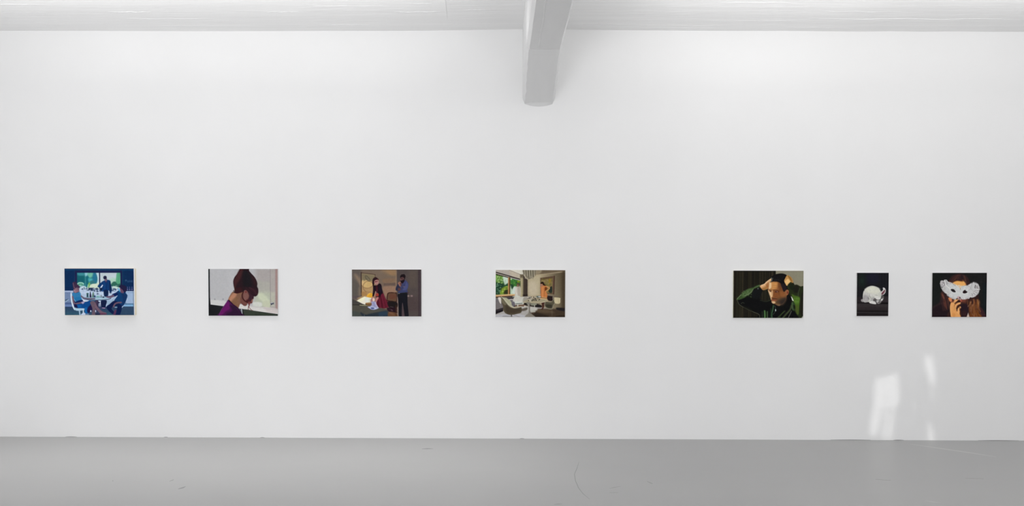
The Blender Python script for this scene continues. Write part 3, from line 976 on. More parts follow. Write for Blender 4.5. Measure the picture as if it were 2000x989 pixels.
# man
c.P([(885, 500), (1030, 490), (1040, 560), (1042, 660), (1050, 760), (1058, 895), (995, 895), (978, 780), (955, 665), (948, 780), (945, 895), (896, 895), (890, 760), (884, 620)], (23, 23, 30), 4)
c.P([(955, 660), (965, 700), (972, 780), (990, 895), (948, 895), (946, 780)], (78, 64, 68), 4)
c.P([(955, 310), (1005, 282), (1035, 305), (1056, 345), (1048, 400), (1036, 440), (1034, 492), (890, 496), (890, 462), (862, 458), (842, 440), (850, 395), (880, 345), (920, 320)], (58, 62, 96), 5)
c.P([(850, 400), (880, 350), (905, 380), (925, 420), (900, 455), (862, 456), (843, 440)], (44, 46, 64), 6)
c.P([(975, 300), (1010, 295), (1050, 345), (1040, 420), (1000, 450), (960, 440), (1000, 380)], (72, 76, 118), 12)
c.S([(1005, 300), (990, 370), (945, 420)], 14, (50, 54, 86), 8, .8)
c.E(985, 392, 18, 12, (112, 98, 110), 8, .6)
c.S([(905, 470), (930, 480), (1030, 470)], 16, (56, 62, 102), 8, .8)
c.P([(880, 330), (905, 308), (932, 315), (936, 345), (922, 375), (930, 395), (908, 382), (895, 360)], (146, 102, 86), 5)
c.P([(912, 330), (938, 330), (938, 378), (925, 370)], (92, 56, 50), 6)
c.P([(880, 425), (900, 408), (928, 425), (915, 452), (888, 452)], (84, 56, 58), 6)
c.P([(922, 240), (950, 225), (985, 240), (992, 290), (965, 320), (935, 305), (920, 275)], (86, 58, 58), 5)
c.P([(924, 280), (940, 288), (985, 270), (990, 300), (965, 330), (940, 330), (928, 310)], (28, 20, 26), 5)
c.P([(918, 222), (922, 205), (938, 192), (946, 180), (965, 183), (984, 177), (998, 192), (1008, 210), (1002, 245), (990, 275), (982, 240), (950, 228), (922, 242)], (28, 20, 24), 4)
c.S([(926, 256), (950, 250)], 7, (54, 34, 36), 4, .9)
c.S([(926, 262), (932, 282)], 7, (140, 104, 100), 4, .7)
c.S([(888, 506), (915, 502)], 9, (122, 122, 122), 4)
c.S([(918, 502), (1030, 490)], 12, (28, 30, 26), 5)
c.E(1056, 546, 16, 14, (140, 120, 114), 8)
c.E(1110, 545, 20, 14, (132, 110, 108), 8)
c.E(1046, 495, 12, 12, (70, 48, 58), 6)
c.grain(1.6)
CV3 = c

# ------------------------------------------------------------------ picture 4: dining room by the garden window
c = Canvas(112, 109, 1280, 900, 8.6, (150, 136, 110), 4)
c.R(640, 150, 1290, 780, (160, 146, 118), 10, col2=(84, 74, 57), axis=((900, 400), (1240, 360)))
c.R(655, 200, 860, 540, (176, 164, 136), 30)
c.P([(680, 330), (790, 320), (800, 500), (690, 520)], (186, 174, 150), 30)
c.R(1225, 100, 1290, 900, (66, 56, 42), 20, .8)
c.P([(760, 100), (1290, 100), (1290, 118), (1180, 138), (980, 165), (780, 186)], (104, 90, 72), 8, False)
c.P([(770, 100), (880, 100), (860, 165), (775, 180)], (150, 138, 114), 14, True, .8)
c.S([(780, 194), (980, 172), (1180, 146)], 14, (168, 152, 124), 8, .7)
c.P([(105, 100), (335, 100), (535, 190), (530, 262), (105, 145)], (172, 164, 154), 5, False)
c.P([(350, 118), (530, 190), (530, 255), (380, 220)], (184, 172, 152), 14, True, .8)
c.P([(330, 100), (600, 100), (580, 185), (535, 190)], (206, 202, 188), 5, False)
c.S([(330, 108), (440, 150), (535, 188)], 6, (128, 118, 106), 4)
c.R(680, 100, 700, 130, (200, 196, 182), 6, .5)
# garden
c.P([(105, 170), (320, 230), (320, 530), (105, 530)], (66, 104, 62), 4, False)
c.P([(105, 175), (200, 200), (235, 260), (190, 310), (105, 320)], (112, 152, 80), 10)
c.dab((110, 190, 235, 330), [(60, 98, 40), (150, 182, 104), (96, 140, 60), (190, 206, 150), (74, 112, 44)], 46, 14, 5, .75)
c.P([(235, 220), (320, 238), (320, 335), (280, 370), (255, 330)], (190, 208, 190), 10)
c.S([(275, 280), (282, 350)], 12, (150, 178, 150), 6, .8)
c.P([(105, 350), (180, 330), (250, 370), (320, 330), (320, 390), (240, 420), (180, 520), (105, 520)], (32, 62, 44), 10)
c.dab((112, 330, 240, 500), [(28, 48, 34), (82, 126, 98), (46, 82, 62), (24, 40, 30), (120, 156, 124)], 50, 14, 5, .7)
c.P([(185, 500), (205, 440), (250, 395), (320, 385), (320, 510), (195, 515)], (120, 148, 52), 8)
c.dab((205, 400, 318, 505), [(160, 182, 84), (86, 110, 36), (60, 70, 34), (136, 160, 60)], 40, 12, 5, .75)
c.P([(262, 460), (318, 440), (318, 510), (250, 512)], (44, 46, 30), 10)
c.P([(358, 240), (526, 285), (526, 545), (358, 540)], (58, 112, 52), 4, False)
c.dab((360, 250, 524, 400), [(40, 84, 36), (84, 140, 64), (56, 110, 48), (104, 150, 60), (32, 66, 34)], 50, 14, 5, .7)
c.E(495, 300, 24, 20, (126, 146, 44), 8)
c.E(372, 265, 14, 12, (170, 206, 150), 6)
c.P([(358, 380), (390, 410), (400, 540), (358, 540)], (176, 196, 170), 9)
c.P([(390, 510), (400, 420), (430, 385), (455, 400), (460, 520)], (196, 206, 196), 8)
c.P([(362, 350), (410, 370), (385, 430)], (36, 64, 44), 8)
# window timber
c.P([(105, 138), (320, 200), (530, 262), (530, 280), (320, 240), (105, 185)], (112, 100, 92), 4, False)
c.S([(105, 146), (320, 206), (530, 266)], 14, (42, 36, 36), 4)
c.S([(108, 166), (220, 196), (330, 226)], 8, (204, 194, 182), 4)
c.S([(105, 180), (220, 208), (340, 238)], 13, (36, 30, 26), 4)
c.S([(360, 244), (526, 284)], 10, (190, 190, 194), 5, .8)
c.R(318, 234, 340, 535, (170, 126, 82), 3)
c.R(338, 234, 357, 535, (78, 54, 30), 4)
c.P([(105, 528), (320, 518), (445, 512), (445, 545), (300, 552), (105, 562)], (204, 172, 122), 5, False)
c.S([(105, 556), (300, 545), (440, 538)], 10, (150, 102, 72), 5)
c.S([(105, 574), (300, 560), (410, 555)], 16, (42, 34, 34), 5)
# radiator, floor
c.P([(105, 588), (430, 560), (430, 700), (240, 770), (105, 790)], (104, 100, 102), 6, False)
c.P([(300, 575), (420, 562), (420, 590), (330, 602)], (60, 56, 60), 7)
c.R(105, 650, 240, 780, (112, 106, 104), 14, .7)
c.P([(105, 785), (240, 745), (240, 810), (105, 860)], (28, 24, 27), 5, False)
c.S([(105, 800), (240, 765)], 6, (90, 84, 84), 4, .9)
c.P([(105, 862), (250, 800), (420, 770), (560, 720), (880, 735), (1290, 800), (1290, 910), (105, 910)], (164, 160, 156), 6, False)
c.P([(105, 870), (300, 850), (500, 850), (640, 900), (105, 910)], (174, 174, 178), 12)
c.S([(420, 870), (520, 900)], 8, (110, 104, 100), 5, .8)
c.P([(750, 905), (700, 840), (770, 790), (870, 760), (1290, 780), (1290, 910)], (66, 54, 42), 14)
c.P([(820, 770), (1000, 770), (1100, 830), (900, 830), (800, 800)], (84, 70, 54), 16)
c.P([(790, 830), (1000, 880), (1000, 910), (740, 910)], (46, 38, 32), 14)
c.P([(1140, 880), (1290, 860), (1290, 910), (1140, 910)], (42, 34, 26), 8, True, .7)
c.P([(640, 655), (860, 690), (868, 740), (600, 700)], (34, 30, 30), 7)
c.P([(1140, 740), (1290, 752), (1290, 800), (1150, 778)], (36, 32, 34), 8)
c.P([(560, 720), (790, 745), (800, 790), (700, 800), (600, 780)], (184, 182, 174), 14)
c.P([(545, 770), (640, 740), (640, 780), (560, 800)], (88, 80, 70), 10)
# curtains
c.R(522, 185, 580, 550, (148, 138, 108), 5)
c.S([(545, 240), (543, 540)], 18, (178, 168, 132), 8, .8)
c.R(522, 185, 580, 240, (86, 76, 62), 12, .8)
c.R(576, 180, 648, 555, (58, 48, 42), 8)
c.S([(600, 260), (600, 540)], 12, (78, 68, 58), 8, .8)
c.S([(524, 300), (524, 380)], 10, (50, 56, 30), 6, .8)
c.R(570, 520, 650, 555, (40, 32, 30), 8, .8)
# pendant lamp
c.P([(568, 150), (582, 100), (775, 100), (778, 165), (750, 220), (700, 255), (650, 262), (605, 225)], (128, 120, 102), 8)
for k in range(15):
    x = 585 + k * 13
    c.S([(x, 105), (x + 4, 170 + 30 * math.sin(k * 2.1)), (x + 10, 225 + 30 * math.sin(k * 1.3))], 8, ((70, 66, 54), (196, 188, 166), (98, 92, 76))[k % 3], 4, .8)
c.S([(585, 190), (620, 240), (648, 262)], 14, (196, 186, 160), 6, .8)
# picture on the wall
c.P([(860, 240), (1108, 204), (1096, 518), (862, 506)], (92, 72, 58), 4, False)
c.P([(876, 262), (1072, 236), (1068, 500), (880, 488)], (122, 106, 66), 6, False)
c.dab((885, 255, 1060, 400), [(108, 106, 58), (140, 120, 84), (120, 112, 60), (132, 104, 70), (100, 92, 54)], 40, 20, 8, .7)
c.S([(876, 264), (980, 250), (1072, 240)], 12, (84, 66, 42), 6, .9)
c.E(1018, 290, 16, 34, (132, 116, 40), 8)
c.S([(1010, 300), (1012, 400)], 10, (150, 116, 60), 6, .7)
c.P([(1005, 480), (1010, 420), (1040, 385), (1060, 390), (1058, 490)], (38, 46, 40), 6)
c.S([(1098, 208), (1090, 515)], 12, (66, 46, 38), 4)
c.S([(1076, 240), (1072, 500)], 14, (100, 78, 66), 6, .8)
# woman in orange
c.P([(882, 640), (940, 640), (935, 700), (922, 745), (905, 770), (882, 770), (895, 730)], (66, 40, 34), 5)
c.P([(862, 395), (880, 375), (920, 365), (965, 375), (985, 390), (962, 440), (970, 490), (985, 520), (982, 572), (866, 572), (872, 480)], (188, 118, 68), 5)
c.S([(905, 400), (905, 560)], 22, (206, 136, 80), 10, .7)
c.S([(930, 420), (925, 560)], 10, (150, 88, 48), 7, .7)
c.P([(940, 400), (968, 395), (975, 430), (945, 465), (938, 440)], (104, 52, 26), 6)
c.S([(970, 385), (1016, 412), (985, 445), (955, 462)], 17, (186, 138, 84), 5)
c.S([(866, 395), (868, 540)], 12, (150, 112, 92), 6, .8)
c.P([(864, 345), (885, 330), (900, 350), (905, 378), (870, 385)], (156, 110, 88), 5)
c.P([(866, 325), (890, 306), (915, 312), (930, 345), (955, 368), (935, 372), (910, 360), (898, 340), (870, 340)], (38, 26, 22), 4)
c.P([(870, 570), (980, 572), (992, 610), (975, 638), (880, 640)], (206, 164, 112), 6)
c.S([(868, 572), (990, 584)], 8, (48, 32, 26), 4, .9)
# black cabinet and shelf on the right
c.P([(985, 545), (1075, 555), (1070, 625), (990, 615)], (36, 26, 26), 6)
c.S([(985, 535), (1075, 545), (1150, 552)], 12, (96, 86, 76), 5)
c.S([(1075, 560), (1075, 600)], 8, (170, 160, 146), 4)
# man in white
c.P([(440, 545), (440, 440), (452, 398), (480, 378), (520, 388), (532, 440), (530, 540), (500, 555)], (192, 186, 174), 5)
c.P([(480, 400), (520, 400), (528, 540), (490, 540)], (170, 160, 146), 12)
c.S([(455, 420), (452, 470), (470, 520)], 9, (220, 214, 206), 5, .8)
c.E(486, 372, 20, 22, (122, 94, 74), 5)
c.P([(458, 360), (470, 335), (498, 328), (515, 345), (510, 385), (495, 360), (475, 355)], (82, 68, 50), 5)
c.S([(515, 370), (520, 400)], 10, (132, 124, 112), 6, .8)
# covered table and lounge
c.P([(405, 620), (430, 560), (480, 545), (520, 560), (700, 556), (692, 600), (640, 650), (420, 650)], (194, 191, 180), 6)
c.P([(590, 570), (690, 560), (690, 600), (620, 650), (570, 640)], (152, 146, 134), 10)
c.S([(400, 560), (450, 545), (520, 556)], 12, (200, 206, 196), 5, .8)
c.S([(405, 610), (380, 605), (340, 612)], 12, (205, 196, 190), 5)
# round table
c.P([(580, 640), (640, 610), (720, 590), (960, 600), (985, 625), (900, 655), (720, 665), (600, 655)], (158, 148, 122), 6)
c.S([(590, 652), (700, 665), (860, 658), (985, 632)], 8, (192, 184, 156), 4)
c.S([(600, 664), (700, 676), (860, 668)], 8, (56, 50, 44), 5, .8)
c.dab((650, 560, 860, 630), [(58, 54, 46), (206, 198, 184), (86, 80, 66), (150, 142, 124), (40, 36, 32)], 60, 12, 4, .8, 0)
c.P([(800, 545), (870, 545), (868, 570), (810, 572)], (96, 104, 98), 5)
c.S([(835, 556), (865, 556)], 12, (214, 212, 208), 4)
c.S([(720, 618), (800, 616)], 10, (40, 36, 28), 5)
c.P([(630, 655), (695, 655), (682, 720), (686, 800), (720, 850), (775, 900), (610, 900), (650, 840), (664, 790), (658, 720)], (128, 123, 112), 6)
c.S([(690, 680), (684, 780), (700, 840)], 12, (84, 76, 68), 6, .8)
c.S([(668, 690), (668, 800), (650, 850)], 10, (162, 158, 150), 6, .8)
# far chair under the table
c.P([(700, 680), (800, 672), (790, 700), (720, 705)], (132, 134, 116), 6)
c.S([(765, 700), (772, 770)], 11, (190, 186, 174), 4)
c.P([(700, 800), (770, 790), (780, 815), (720, 822)], (170, 168, 156), 8)
# seat behind the grey chair
c.P([(425, 640), (570, 655), (565, 690), (440, 690)], (196, 200, 190), 5)
c.S([(445, 680), (560, 668)], 10, (36, 40, 32), 4, .9)
c.S([(432, 650), (440, 690)], 12, (214, 214, 208), 4)
c.P([(372, 650), (425, 645), (440, 700), (420, 735), (385, 720)], (100, 96, 102), 6)
c.S([(480, 692), (482, 720)], 12, (208, 202, 196), 4)
c.S([(425, 720), (470, 705)], 12, (44, 34, 38), 5)
c.P([(500, 695), (590, 690), (600, 720), (520, 720)], (110, 86, 70), 7)
c.E(603, 716, 11, 10, (206, 198, 186), 4)
# grey shell chair in front
c.P([(200, 575), (290, 580), (370, 640), (385, 700), (430, 745), (340, 720), (260, 640)], (166, 164, 136), 5)
c.P([(190, 560), (215, 565), (262, 630), (310, 690), (350, 735), (430, 752), (540, 735), (545, 820), (470, 850), (370, 866), (290, 845), (250, 800), (235, 720), (205, 640)], (80, 72, 57), 5)
c.P([(290, 700), (400, 760), (530, 760), (530, 810), (380, 850), (290, 820)], (66, 58, 46), 18)
c.P([(205, 580), (250, 625), (290, 680), (270, 700), (215, 650)], (112, 106, 84), 8, True, .8)
c.S([(205, 562), (255, 600), (300, 650), (350, 705), (420, 745), (500, 738), (540, 722)], 9, (190, 184, 164), 4)
c.P([(152, 580), (195, 572), (205, 620), (200, 680), (175, 650)], (208, 202, 194), 5)
c.S([(190, 690), (195, 720)], 10, (150, 142, 134), 5, .7)
c.S([(380, 866), (380, 900)], 20, (70, 66, 62), 6)
c.P([(250, 880), (380, 885), (430, 900), (240, 905)], (120, 118, 118), 8, True, .6)
# chair on the right
c.P([(945, 645), (1040, 645), (1085, 600), (1110, 575), (1145, 640), (1100, 690), (1065, 758), (985, 755), (940, 720)], (84, 79, 64), 5)
c.P([(960, 690), (1050, 690), (1050, 740), (980, 740)], (54, 52, 42), 12)
c.S([(945, 650), (935, 705), (975, 748), (1058, 762), (1085, 700), (1120, 662), (1180, 664)], 8, (152, 146, 126), 4)
c.S([(1000, 645), (1050, 640), (1090, 595)], 7, (130, 124, 106), 4)
c.P([(1095, 580), (1120, 568), (1195, 578), (1198, 600), (1190, 668), (1110, 664)], (194, 182, 148), 6)
c.S([(1165, 585), (1170, 660)], 8, (160, 148, 116), 5, .8)
c.S([(1060, 765), (1062, 880)], 9, (92, 82, 66), 5, .8)
c.grain(1.8)
CV4 = c

# ------------------------------------------------------------------ picture 5: man in a green jacket, hands on his head
c = Canvas(108, 103, 1282, 898, 8.6, (32, 30, 24), 5)
rg = np.random.default_rng(9)
for k in range(46):
    x = 112 + k * 16 + rg.uniform(-5, 5)
    col = ((46, 43, 31), (23, 22, 20), (40, 40, 30), (28, 25, 20), (54, 49, 37))[int(rg.integers(5))]
    c.S([(x, 90), (x + rg.uniform(-6, 6), 500), (x + rg.uniform(-6, 6), 910)], rg.uniform(8, 18), col, 5, .7)
c.R(100, 95, 820, 125, (26, 25, 22), 10, .6)
c.P([(812, 90), (1300, 90), (1300, 410), (1140, 350), (1060, 220), (960, 170), (812, 180)], (128, 124, 106), 5, False)
c.R(1150, 95, 1295, 330, (130, 127, 108), 30, .8)
c.R(830, 95, 1295, 120, (118, 112, 96), 8, .7)
c.R(795, 95, 815, 180, (28, 27, 22), 6)
# jacket
c.P([(170, 590), (300, 560), (420, 470), (440, 420), (560, 400), (610, 420), (570, 500), (560, 580), (660, 618), (760, 600), (820, 660), (880, 690), (1000, 620), (1110, 620),
     (1290, 400), (1290, 910), (560, 910), (540, 840), (420, 790), (320, 745), (215, 685)], (18, 18, 19), 5)
c.P([(430, 440), (560, 420), (580, 470), (540, 570), (420, 560)], (24, 26, 27), 14, True, .7)
c.P([(165, 582), (200, 540), (235, 508), (290, 450), (345, 412), (430, 388), (500, 350), (548, 340), (558, 368), (470, 400), (432, 432), (412, 478), (350, 515), (290, 560), (200, 595)], (54, 74, 41), 5)
c.P([(240, 520), (330, 430), (420, 410), (400, 470), (290, 545)], (74, 96, 58), 10)
c.dab((220, 430, 420, 560), [(96, 116, 80), (46, 64, 34), (84, 106, 66)], 26, 14, 5, .6, -.6)
c.S([(168, 584), (205, 540), (240, 508)], 9, (120, 138, 104), 5, .8)
c.S([(300, 525), (390, 480), (430, 432), (440, 405)], 9, (116, 128, 98), 4, .8)
c.S([(455, 395), (500, 372), (545, 345)], 9, (92, 108, 76), 4, .8)
c.S([(300, 440), (360, 405), (430, 385)], 8, (52, 60, 42), 5, .7)
c.S([(167, 588), (185, 630), (218, 682), (330, 745), (430, 790), (540, 840), (550, 900)], 8, (92, 95, 74), 4, .85)
c.S([(240, 660), (262, 640), (290, 650)], 9, (70, 76, 62), 5, .8)
c.S([(560, 600), (640, 622), (690, 615), (745, 592)], 9, (48, 56, 42), 5, .9)
c.S([(300, 720), (420, 770)], 30, (30, 32, 24), 14, .7)
c.E(520, 405, 8, 10, (120, 124, 130), 5, .9)
# right sleeve
c.P([(1005, 345), (1055, 290), (1085, 310), (1120, 345), (1170, 338), (1230, 365), (1295, 405), (1295, 860), (1240, 900), (1180, 850), (1110, 720), (1100, 640), (1060, 540), (1035, 440)], (38, 44, 27), 5)
c.P([(1040, 320), (1100, 330), (1130, 380), (1110, 430), (1050, 400)], (28, 34, 24), 10)
c.P([(1130, 350), (1190, 350), (1210, 420), (1180, 470), (1120, 460)], (30, 30, 25), 12)
c.S([(1218, 400), (1200, 460), (1195, 520)], 10, (66, 76, 58), 6, .8)
c.P([(1085, 500), (1140, 520), (1210, 540), (1228, 590), (1215, 700), (1200, 830), (1175, 820), (1150, 700), (1120, 600)], (68, 94, 34), 10)
c.P([(1120, 570), (1215, 560), (1210, 640), (1140, 650)], (78, 110, 42), 14)
c.P([(1140, 700), (1190, 690), (1200, 830), (1160, 790)], (70, 82, 36), 12)
c.S([(1130, 590), (1200, 592)], 6, (52, 78, 22), 4, .8)
c.S([(1125, 615), (1200, 625)], 6, (110, 136, 66), 4, .6)
c.P([(1235, 520), (1295, 480), (1295, 860), (1225, 800)], (34, 33, 26), 12)
c.P([(1080, 640), (1130, 640), (1150, 740), (1120, 780), (1085, 730)], (44, 60, 38), 8)
c.S([(1100, 640), (1096, 700), (1110, 760)], 12, (88, 104, 74), 6, .7)
c.P([(1120, 680), (1140, 690), (1145, 740), (1125, 735)], (22, 22, 18), 6)
c.P([(1075, 540), (1092, 548), (1118, 605), (1098, 602)], (206, 210, 196), 4)
c.S([(1060, 590), (1075, 610)], 10, (70, 72, 78), 5, .8)
c.P([(1020, 480), (1060, 520), (1085, 590), (1050, 660), (980, 680), (985, 600)], (19, 18, 19), 7)
# shirt front folds
c.S([(640, 900), (638, 840), (635, 780)], 24, (84, 126, 72), 8, .9)
c.S([(684, 900), (682, 790)], 12, (92, 120, 80), 6, .8)
c.S([(660, 900), (662, 800)], 12, (34, 60, 24), 6, .9)
c.S([(598, 900), (594, 790)], 8, (76, 84, 66), 4, .7)
c.S([(780, 690), (772, 760), (755, 830), (760, 900)], 17, (62, 100, 66), 6, .9)
c.S([(740, 740), (738, 900)], 14, (36, 60, 36), 8, .7)
c.S([(850, 900), (900, 850), (975, 780)], 16, (66, 72, 50), 6, .8)
c.S([(880, 900), (920, 830), (960, 780)], 8, (52, 84, 34), 5, .8)
c.S([(940, 900), (990, 840), (1060, 760), (1085, 690)], 26, (68, 78, 50), 9, .85)
c.S([(1030, 900), (1062, 830), (1085, 780)], 11, (106, 106, 94), 5, .8)
c.S([(800, 690), (815, 730), (812, 790), (775, 840)], 8, (80, 92, 82), 4, .7)
c.P([(812, 755), (822, 750), (826, 776), (814, 782)], (196, 212, 204), 4)
c.P([(880, 690), (1000, 640), (1040, 680), (950, 780), (870, 800), (820, 720)], (20, 20, 20), 12, True, .8)
c.P([(1255, 900), (1268, 875), (1290, 860), (1290, 910), (1260, 910)], (172, 172, 164), 5)
# neck, face
c.P([(800, 650), (870, 665), (905, 650), (912, 672), (880, 694), (840, 685)], (122, 94, 70), 6)
c.E(880, 672, 14, 12, (176, 144, 112), 7, .7)
c.P([(698, 320), (740, 290), (810, 285), (885, 300), (925, 375), (955, 450), (1000, 420), (1035, 440), (1025, 500), (1000, 525), (985, 600), (940, 665), (885, 672), (830, 665), (775, 652),
     (752, 630), (742, 590), (725, 530), (705, 480), (688, 430), (692, 370)], (146, 96, 58), 5)
c.P([(845, 300), (890, 305), (930, 380), (960, 460), (985, 560), (930, 620), (870, 560), (850, 500), (790, 470), (800, 440), (860, 415), (840, 360)], (108, 66, 38), 24)
c.P([(735, 300), (835, 298), (845, 350), (820, 405), (760, 420), (730, 390)], (192, 136, 78), 20)
c.S([(760, 350), (840, 355)], 6, (150, 100, 56), 6, .6)
c.S([(755, 380), (830, 388)], 5, (140, 92, 54), 6, .6)
c.P([(700, 320), (738, 302), (742, 380), (720, 410), (698, 400)], (216, 184, 140), 9)
c.P([(690, 430), (720, 450), (750, 470), (752, 540), (742, 590), (722, 530), (704, 480)], (214, 182, 140), 9)
c.P([(755, 440), (772, 470), (768, 520), (755, 548), (742, 520)], (206, 166, 120), 7)
c.P([(770, 460), (850, 480), (870, 560), (800, 555), (775, 530)], (124, 74, 42), 18)
c.S([(760, 440), (768, 480), (752, 535), (760, 550)], 7, (224, 190, 146), 5, .7)
c.S([(800, 545), (840, 540), (850, 580)], 8, (104, 64, 42), 8, .7)
c.P([(850, 520), (930, 520), (960, 560), (910, 600), (850, 560)], (120, 76, 44), 14, True, .8)
c.P([(835, 590), (900, 560), (990, 530), (985, 610), (935, 672), (880, 676), (815, 652)], (72, 56, 42), 26, True, .95)
c.P([(890, 610), (985, 570), (965, 645), (905, 672)], (44, 38, 36), 22, True, .85)
c.P([(900, 440), (955, 470), (985, 530), (930, 545), (885, 500)], (140, 88, 50), 18, True, .7)
c.S([(712, 432), (738, 440)], 12, (78, 52, 40), 5, .9)
c.S([(780, 430), (830, 432), (870, 450)], 14, (80, 48, 34), 6, .9)
c.E(826, 458, 26, 10, (54, 36, 34), 5)
c.E(842, 456, 8, 6, (170, 128, 112), 4, .9)
c.E(725, 452, 12, 7, (70, 48, 42), 4)
c.P([(748, 548), (772, 552), (800, 558), (780, 572), (752, 566)], (112, 64, 36), 5)
c.P([(752, 576), (785, 562), (832, 564), (850, 584), (810, 588), (770, 588)], (84, 54, 38), 6)
c.P([(750, 592), (790, 590), (838, 592), (805, 610), (768, 612)], (148, 82, 60), 5)
c.S([(752, 596), (800, 598), (838, 592)], 5, (92, 44, 30), 3, .9)
c.P([(752, 622), (790, 618), (815, 635), (790, 656), (762, 648)], (206, 174, 132), 8)
c.P([(925, 360), (975, 330), (1010, 400), (990, 425), (960, 455), (940, 425)], (24, 22, 23), 9)
c.P([(870, 295), (930, 300), (950, 360), (925, 380), (905, 330)], (26, 23, 23), 12, True, .8)
c.E(1012, 462, 20, 36, (144, 88, 62), 7)
c.E(1014, 470, 9, 20, (92, 34, 28), 6, .9)
c.S([(990, 430), (985, 500)], 12, (120, 84, 58), 8, .7)
# hair
c.P([(722, 290), (730, 235), (760, 190), (815, 162), (880, 150), (940, 152), (1000, 182), (985, 250), (965, 300), (1000, 350), (1015, 410), (985, 420), (958, 455), (935, 420), (922, 370),
     (895, 310), (850, 290), (800, 278), (752, 288)], (21, 20, 21), 5)
c.P([(900, 330), (960, 330), (1000, 400), (955, 440), (930, 400)], (34, 28, 32), 10)
c.S([(742, 225), (738, 280)], 11, (146, 152, 138), 5, .9)
c.S([(765, 230), (755, 275)], 10, (130, 138, 130), 5, .8)
c.S([(800, 265), (850, 255), (890, 262)], 10, (44, 48, 50), 6, .8)
for k in range(9):
    c.S([(752 + k * 17, 284 - (k % 3) * 4), (770 + k * 18, 232 - (k % 2) * 12), (815 + k * 16, 186 + (k % 3) * 8)], 5, ((34, 34, 36), (14, 14, 16))[k % 2], 4, .7)
for k in range(7):
    c.S([(748 + k * 20, 290), (752 + k * 20, 274 - (k % 2) * 6)], 8, (30, 26, 24), 5, .7)
c.S([(716, 280), (700, 330)], 7, (214, 190, 150), 4, .8)
# hands
c.P([(550, 362), (575, 342), (620, 325), (660, 285), (710, 250), (738, 236), (736, 275), (712, 300), (700, 345), (692, 395), (640, 420), (605, 426), (575, 400)], (206, 162, 114), 5)
c.P([(578, 398), (620, 380), (690, 350), (690, 398), (640, 420), (602, 424)], (160, 112, 62), 12)
c.S([(620, 370), (670, 345), (700, 300)], 5, (140, 90, 50), 4, .7)
c.S([(640, 335), (690, 290), (728, 262)], 4, (160, 110, 70), 4, .7)
c.P([(650, 340), (690, 300), (705, 330), (690, 390), (665, 380)], (150, 96, 56), 8, True, .8)
c.S([(580, 350), (640, 322), (690, 275), (730, 245)], 10, (232, 204, 166), 6, .8)
c.P([(958, 275), (972, 235), (992, 195), (1015, 178), (1050, 195), (1090, 235), (1108, 290), (1095, 305), (1062, 288), (1030, 320), (1005, 355), (985, 330)], (192, 144, 82), 5)
c.P([(965, 280), (1000, 250), (1040, 250), (1062, 288), (1020, 325), (1002, 350), (985, 328)], (218, 178, 116), 8)
c.P([(1010, 185), (1055, 202), (1095, 250), (1108, 295), (1072, 282), (1040, 235)], (140, 98, 48), 12)
c.S([(985, 205), (1000, 230), (970, 275)], 7, (150, 104, 56), 5, .7)
c.S([(1020, 190), (1050, 225), (1066, 270)], 5, (112, 76, 40), 5, .7)
c.S([(1085, 240), (1105, 295)], 9, (160, 132, 92), 5, .8)
c.grain(1.5)
CV5 = c

# ------------------------------------------------------------------ picture 6: white rabbit
c = Canvas(129, 96, 713, 894, 9.42, (28, 28, 30), 6)
c.E(420, 200, 160, 110, (30, 30, 42), 50, .8)
c.E(225, 240, 70, 130, (29, 38, 34), 40, .8)
c.E(220, 250, 30, 40, (36, 48, 44), 18, .5)
c.R(540, 90, 725, 520, (27, 27, 31), 30, .8)
for x in (560, 610, 660):
    c.S([(x, 120), (x, 500)], 12, (36, 36, 40), 10, .6)
c.R(120, 540, 725, 660, (38, 33, 35), 14)
c.R(560, 530, 725, 640, (46, 40, 43), 14)
c.S([(120, 645), (360, 650), (725, 655)], 12, (27, 24, 25), 7)
c.R(120, 664, 725, 790, (51, 46, 47), 8)
c.R(120, 730, 725, 800, (46, 40, 42), 16)
c.R(120, 785, 725, 826, (31, 28, 29), 8)
c.S([(120, 828), (725, 838)], 10, (66, 61, 62), 6)
c.R(120, 845, 725, 905, (34, 30, 31), 8)
c.P([(540, 650), (700, 648), (700, 668), (560, 668)], (20, 18, 19), 7)
# body
c.E(235, 608, 32, 26, (146, 142, 141), 8, 1, .5)
c.P([(238, 530), (243, 470), (256, 430), (300, 378), (350, 350), (400, 338), (450, 344), (505, 364), (548, 405), (574, 450), (580, 500), (572, 560), (540, 598), (480, 600), (430, 618), (370, 632),
     (320, 636), (270, 640), (246, 600)], (190, 190, 182), 6)
c.P([(290, 390), (400, 345), (500, 372), (550, 430), (480, 480), (380, 470), (300, 460)], (206, 206, 192), 20)
c.P([(250, 520), (300, 500), (350, 560), (340, 620), (280, 635), (250, 600)], (158, 154, 154), 14)
c.P([(270, 470), (330, 470), (350, 520), (300, 520)], (182, 180, 176), 14)
c.S([(352, 500), (372, 540), (392, 568)], 12, (140, 138, 134), 14, .9)
c.S([(270, 480), (300, 520), (345, 530)], 8, (160, 158, 156), 12, .8)
c.dab((270, 370, 560, 520), [(214, 214, 202), (190, 190, 180), (204, 202, 196)], 40, 16, 10, .4, .5)
c.S([(338, 556), (350, 580)], 14, (104, 100, 100), 12, .9)
c.E(385, 510, 12, 18, (206, 204, 200), 8, .8)
c.P([(400, 560), (440, 540), (460, 580), (430, 610), (380, 612)], (164, 162, 160), 10)
c.P([(430, 590), (470, 560), (500, 600), (480, 622), (440, 618)], (84, 80, 80), 8)
c.P([(455, 530), (490, 520), (540, 540), (562, 552), (558, 580), (520, 592), (480, 575)], (204, 203, 198), 7)
c.S([(475, 505), (505, 512)], 8, (140, 138, 132), 6, .7)
c.S([(250, 560), (290, 620)], 8, (120, 116, 116), 7, .6)
c.E(290, 600, 30, 22, (168, 165, 164), 10, .8)
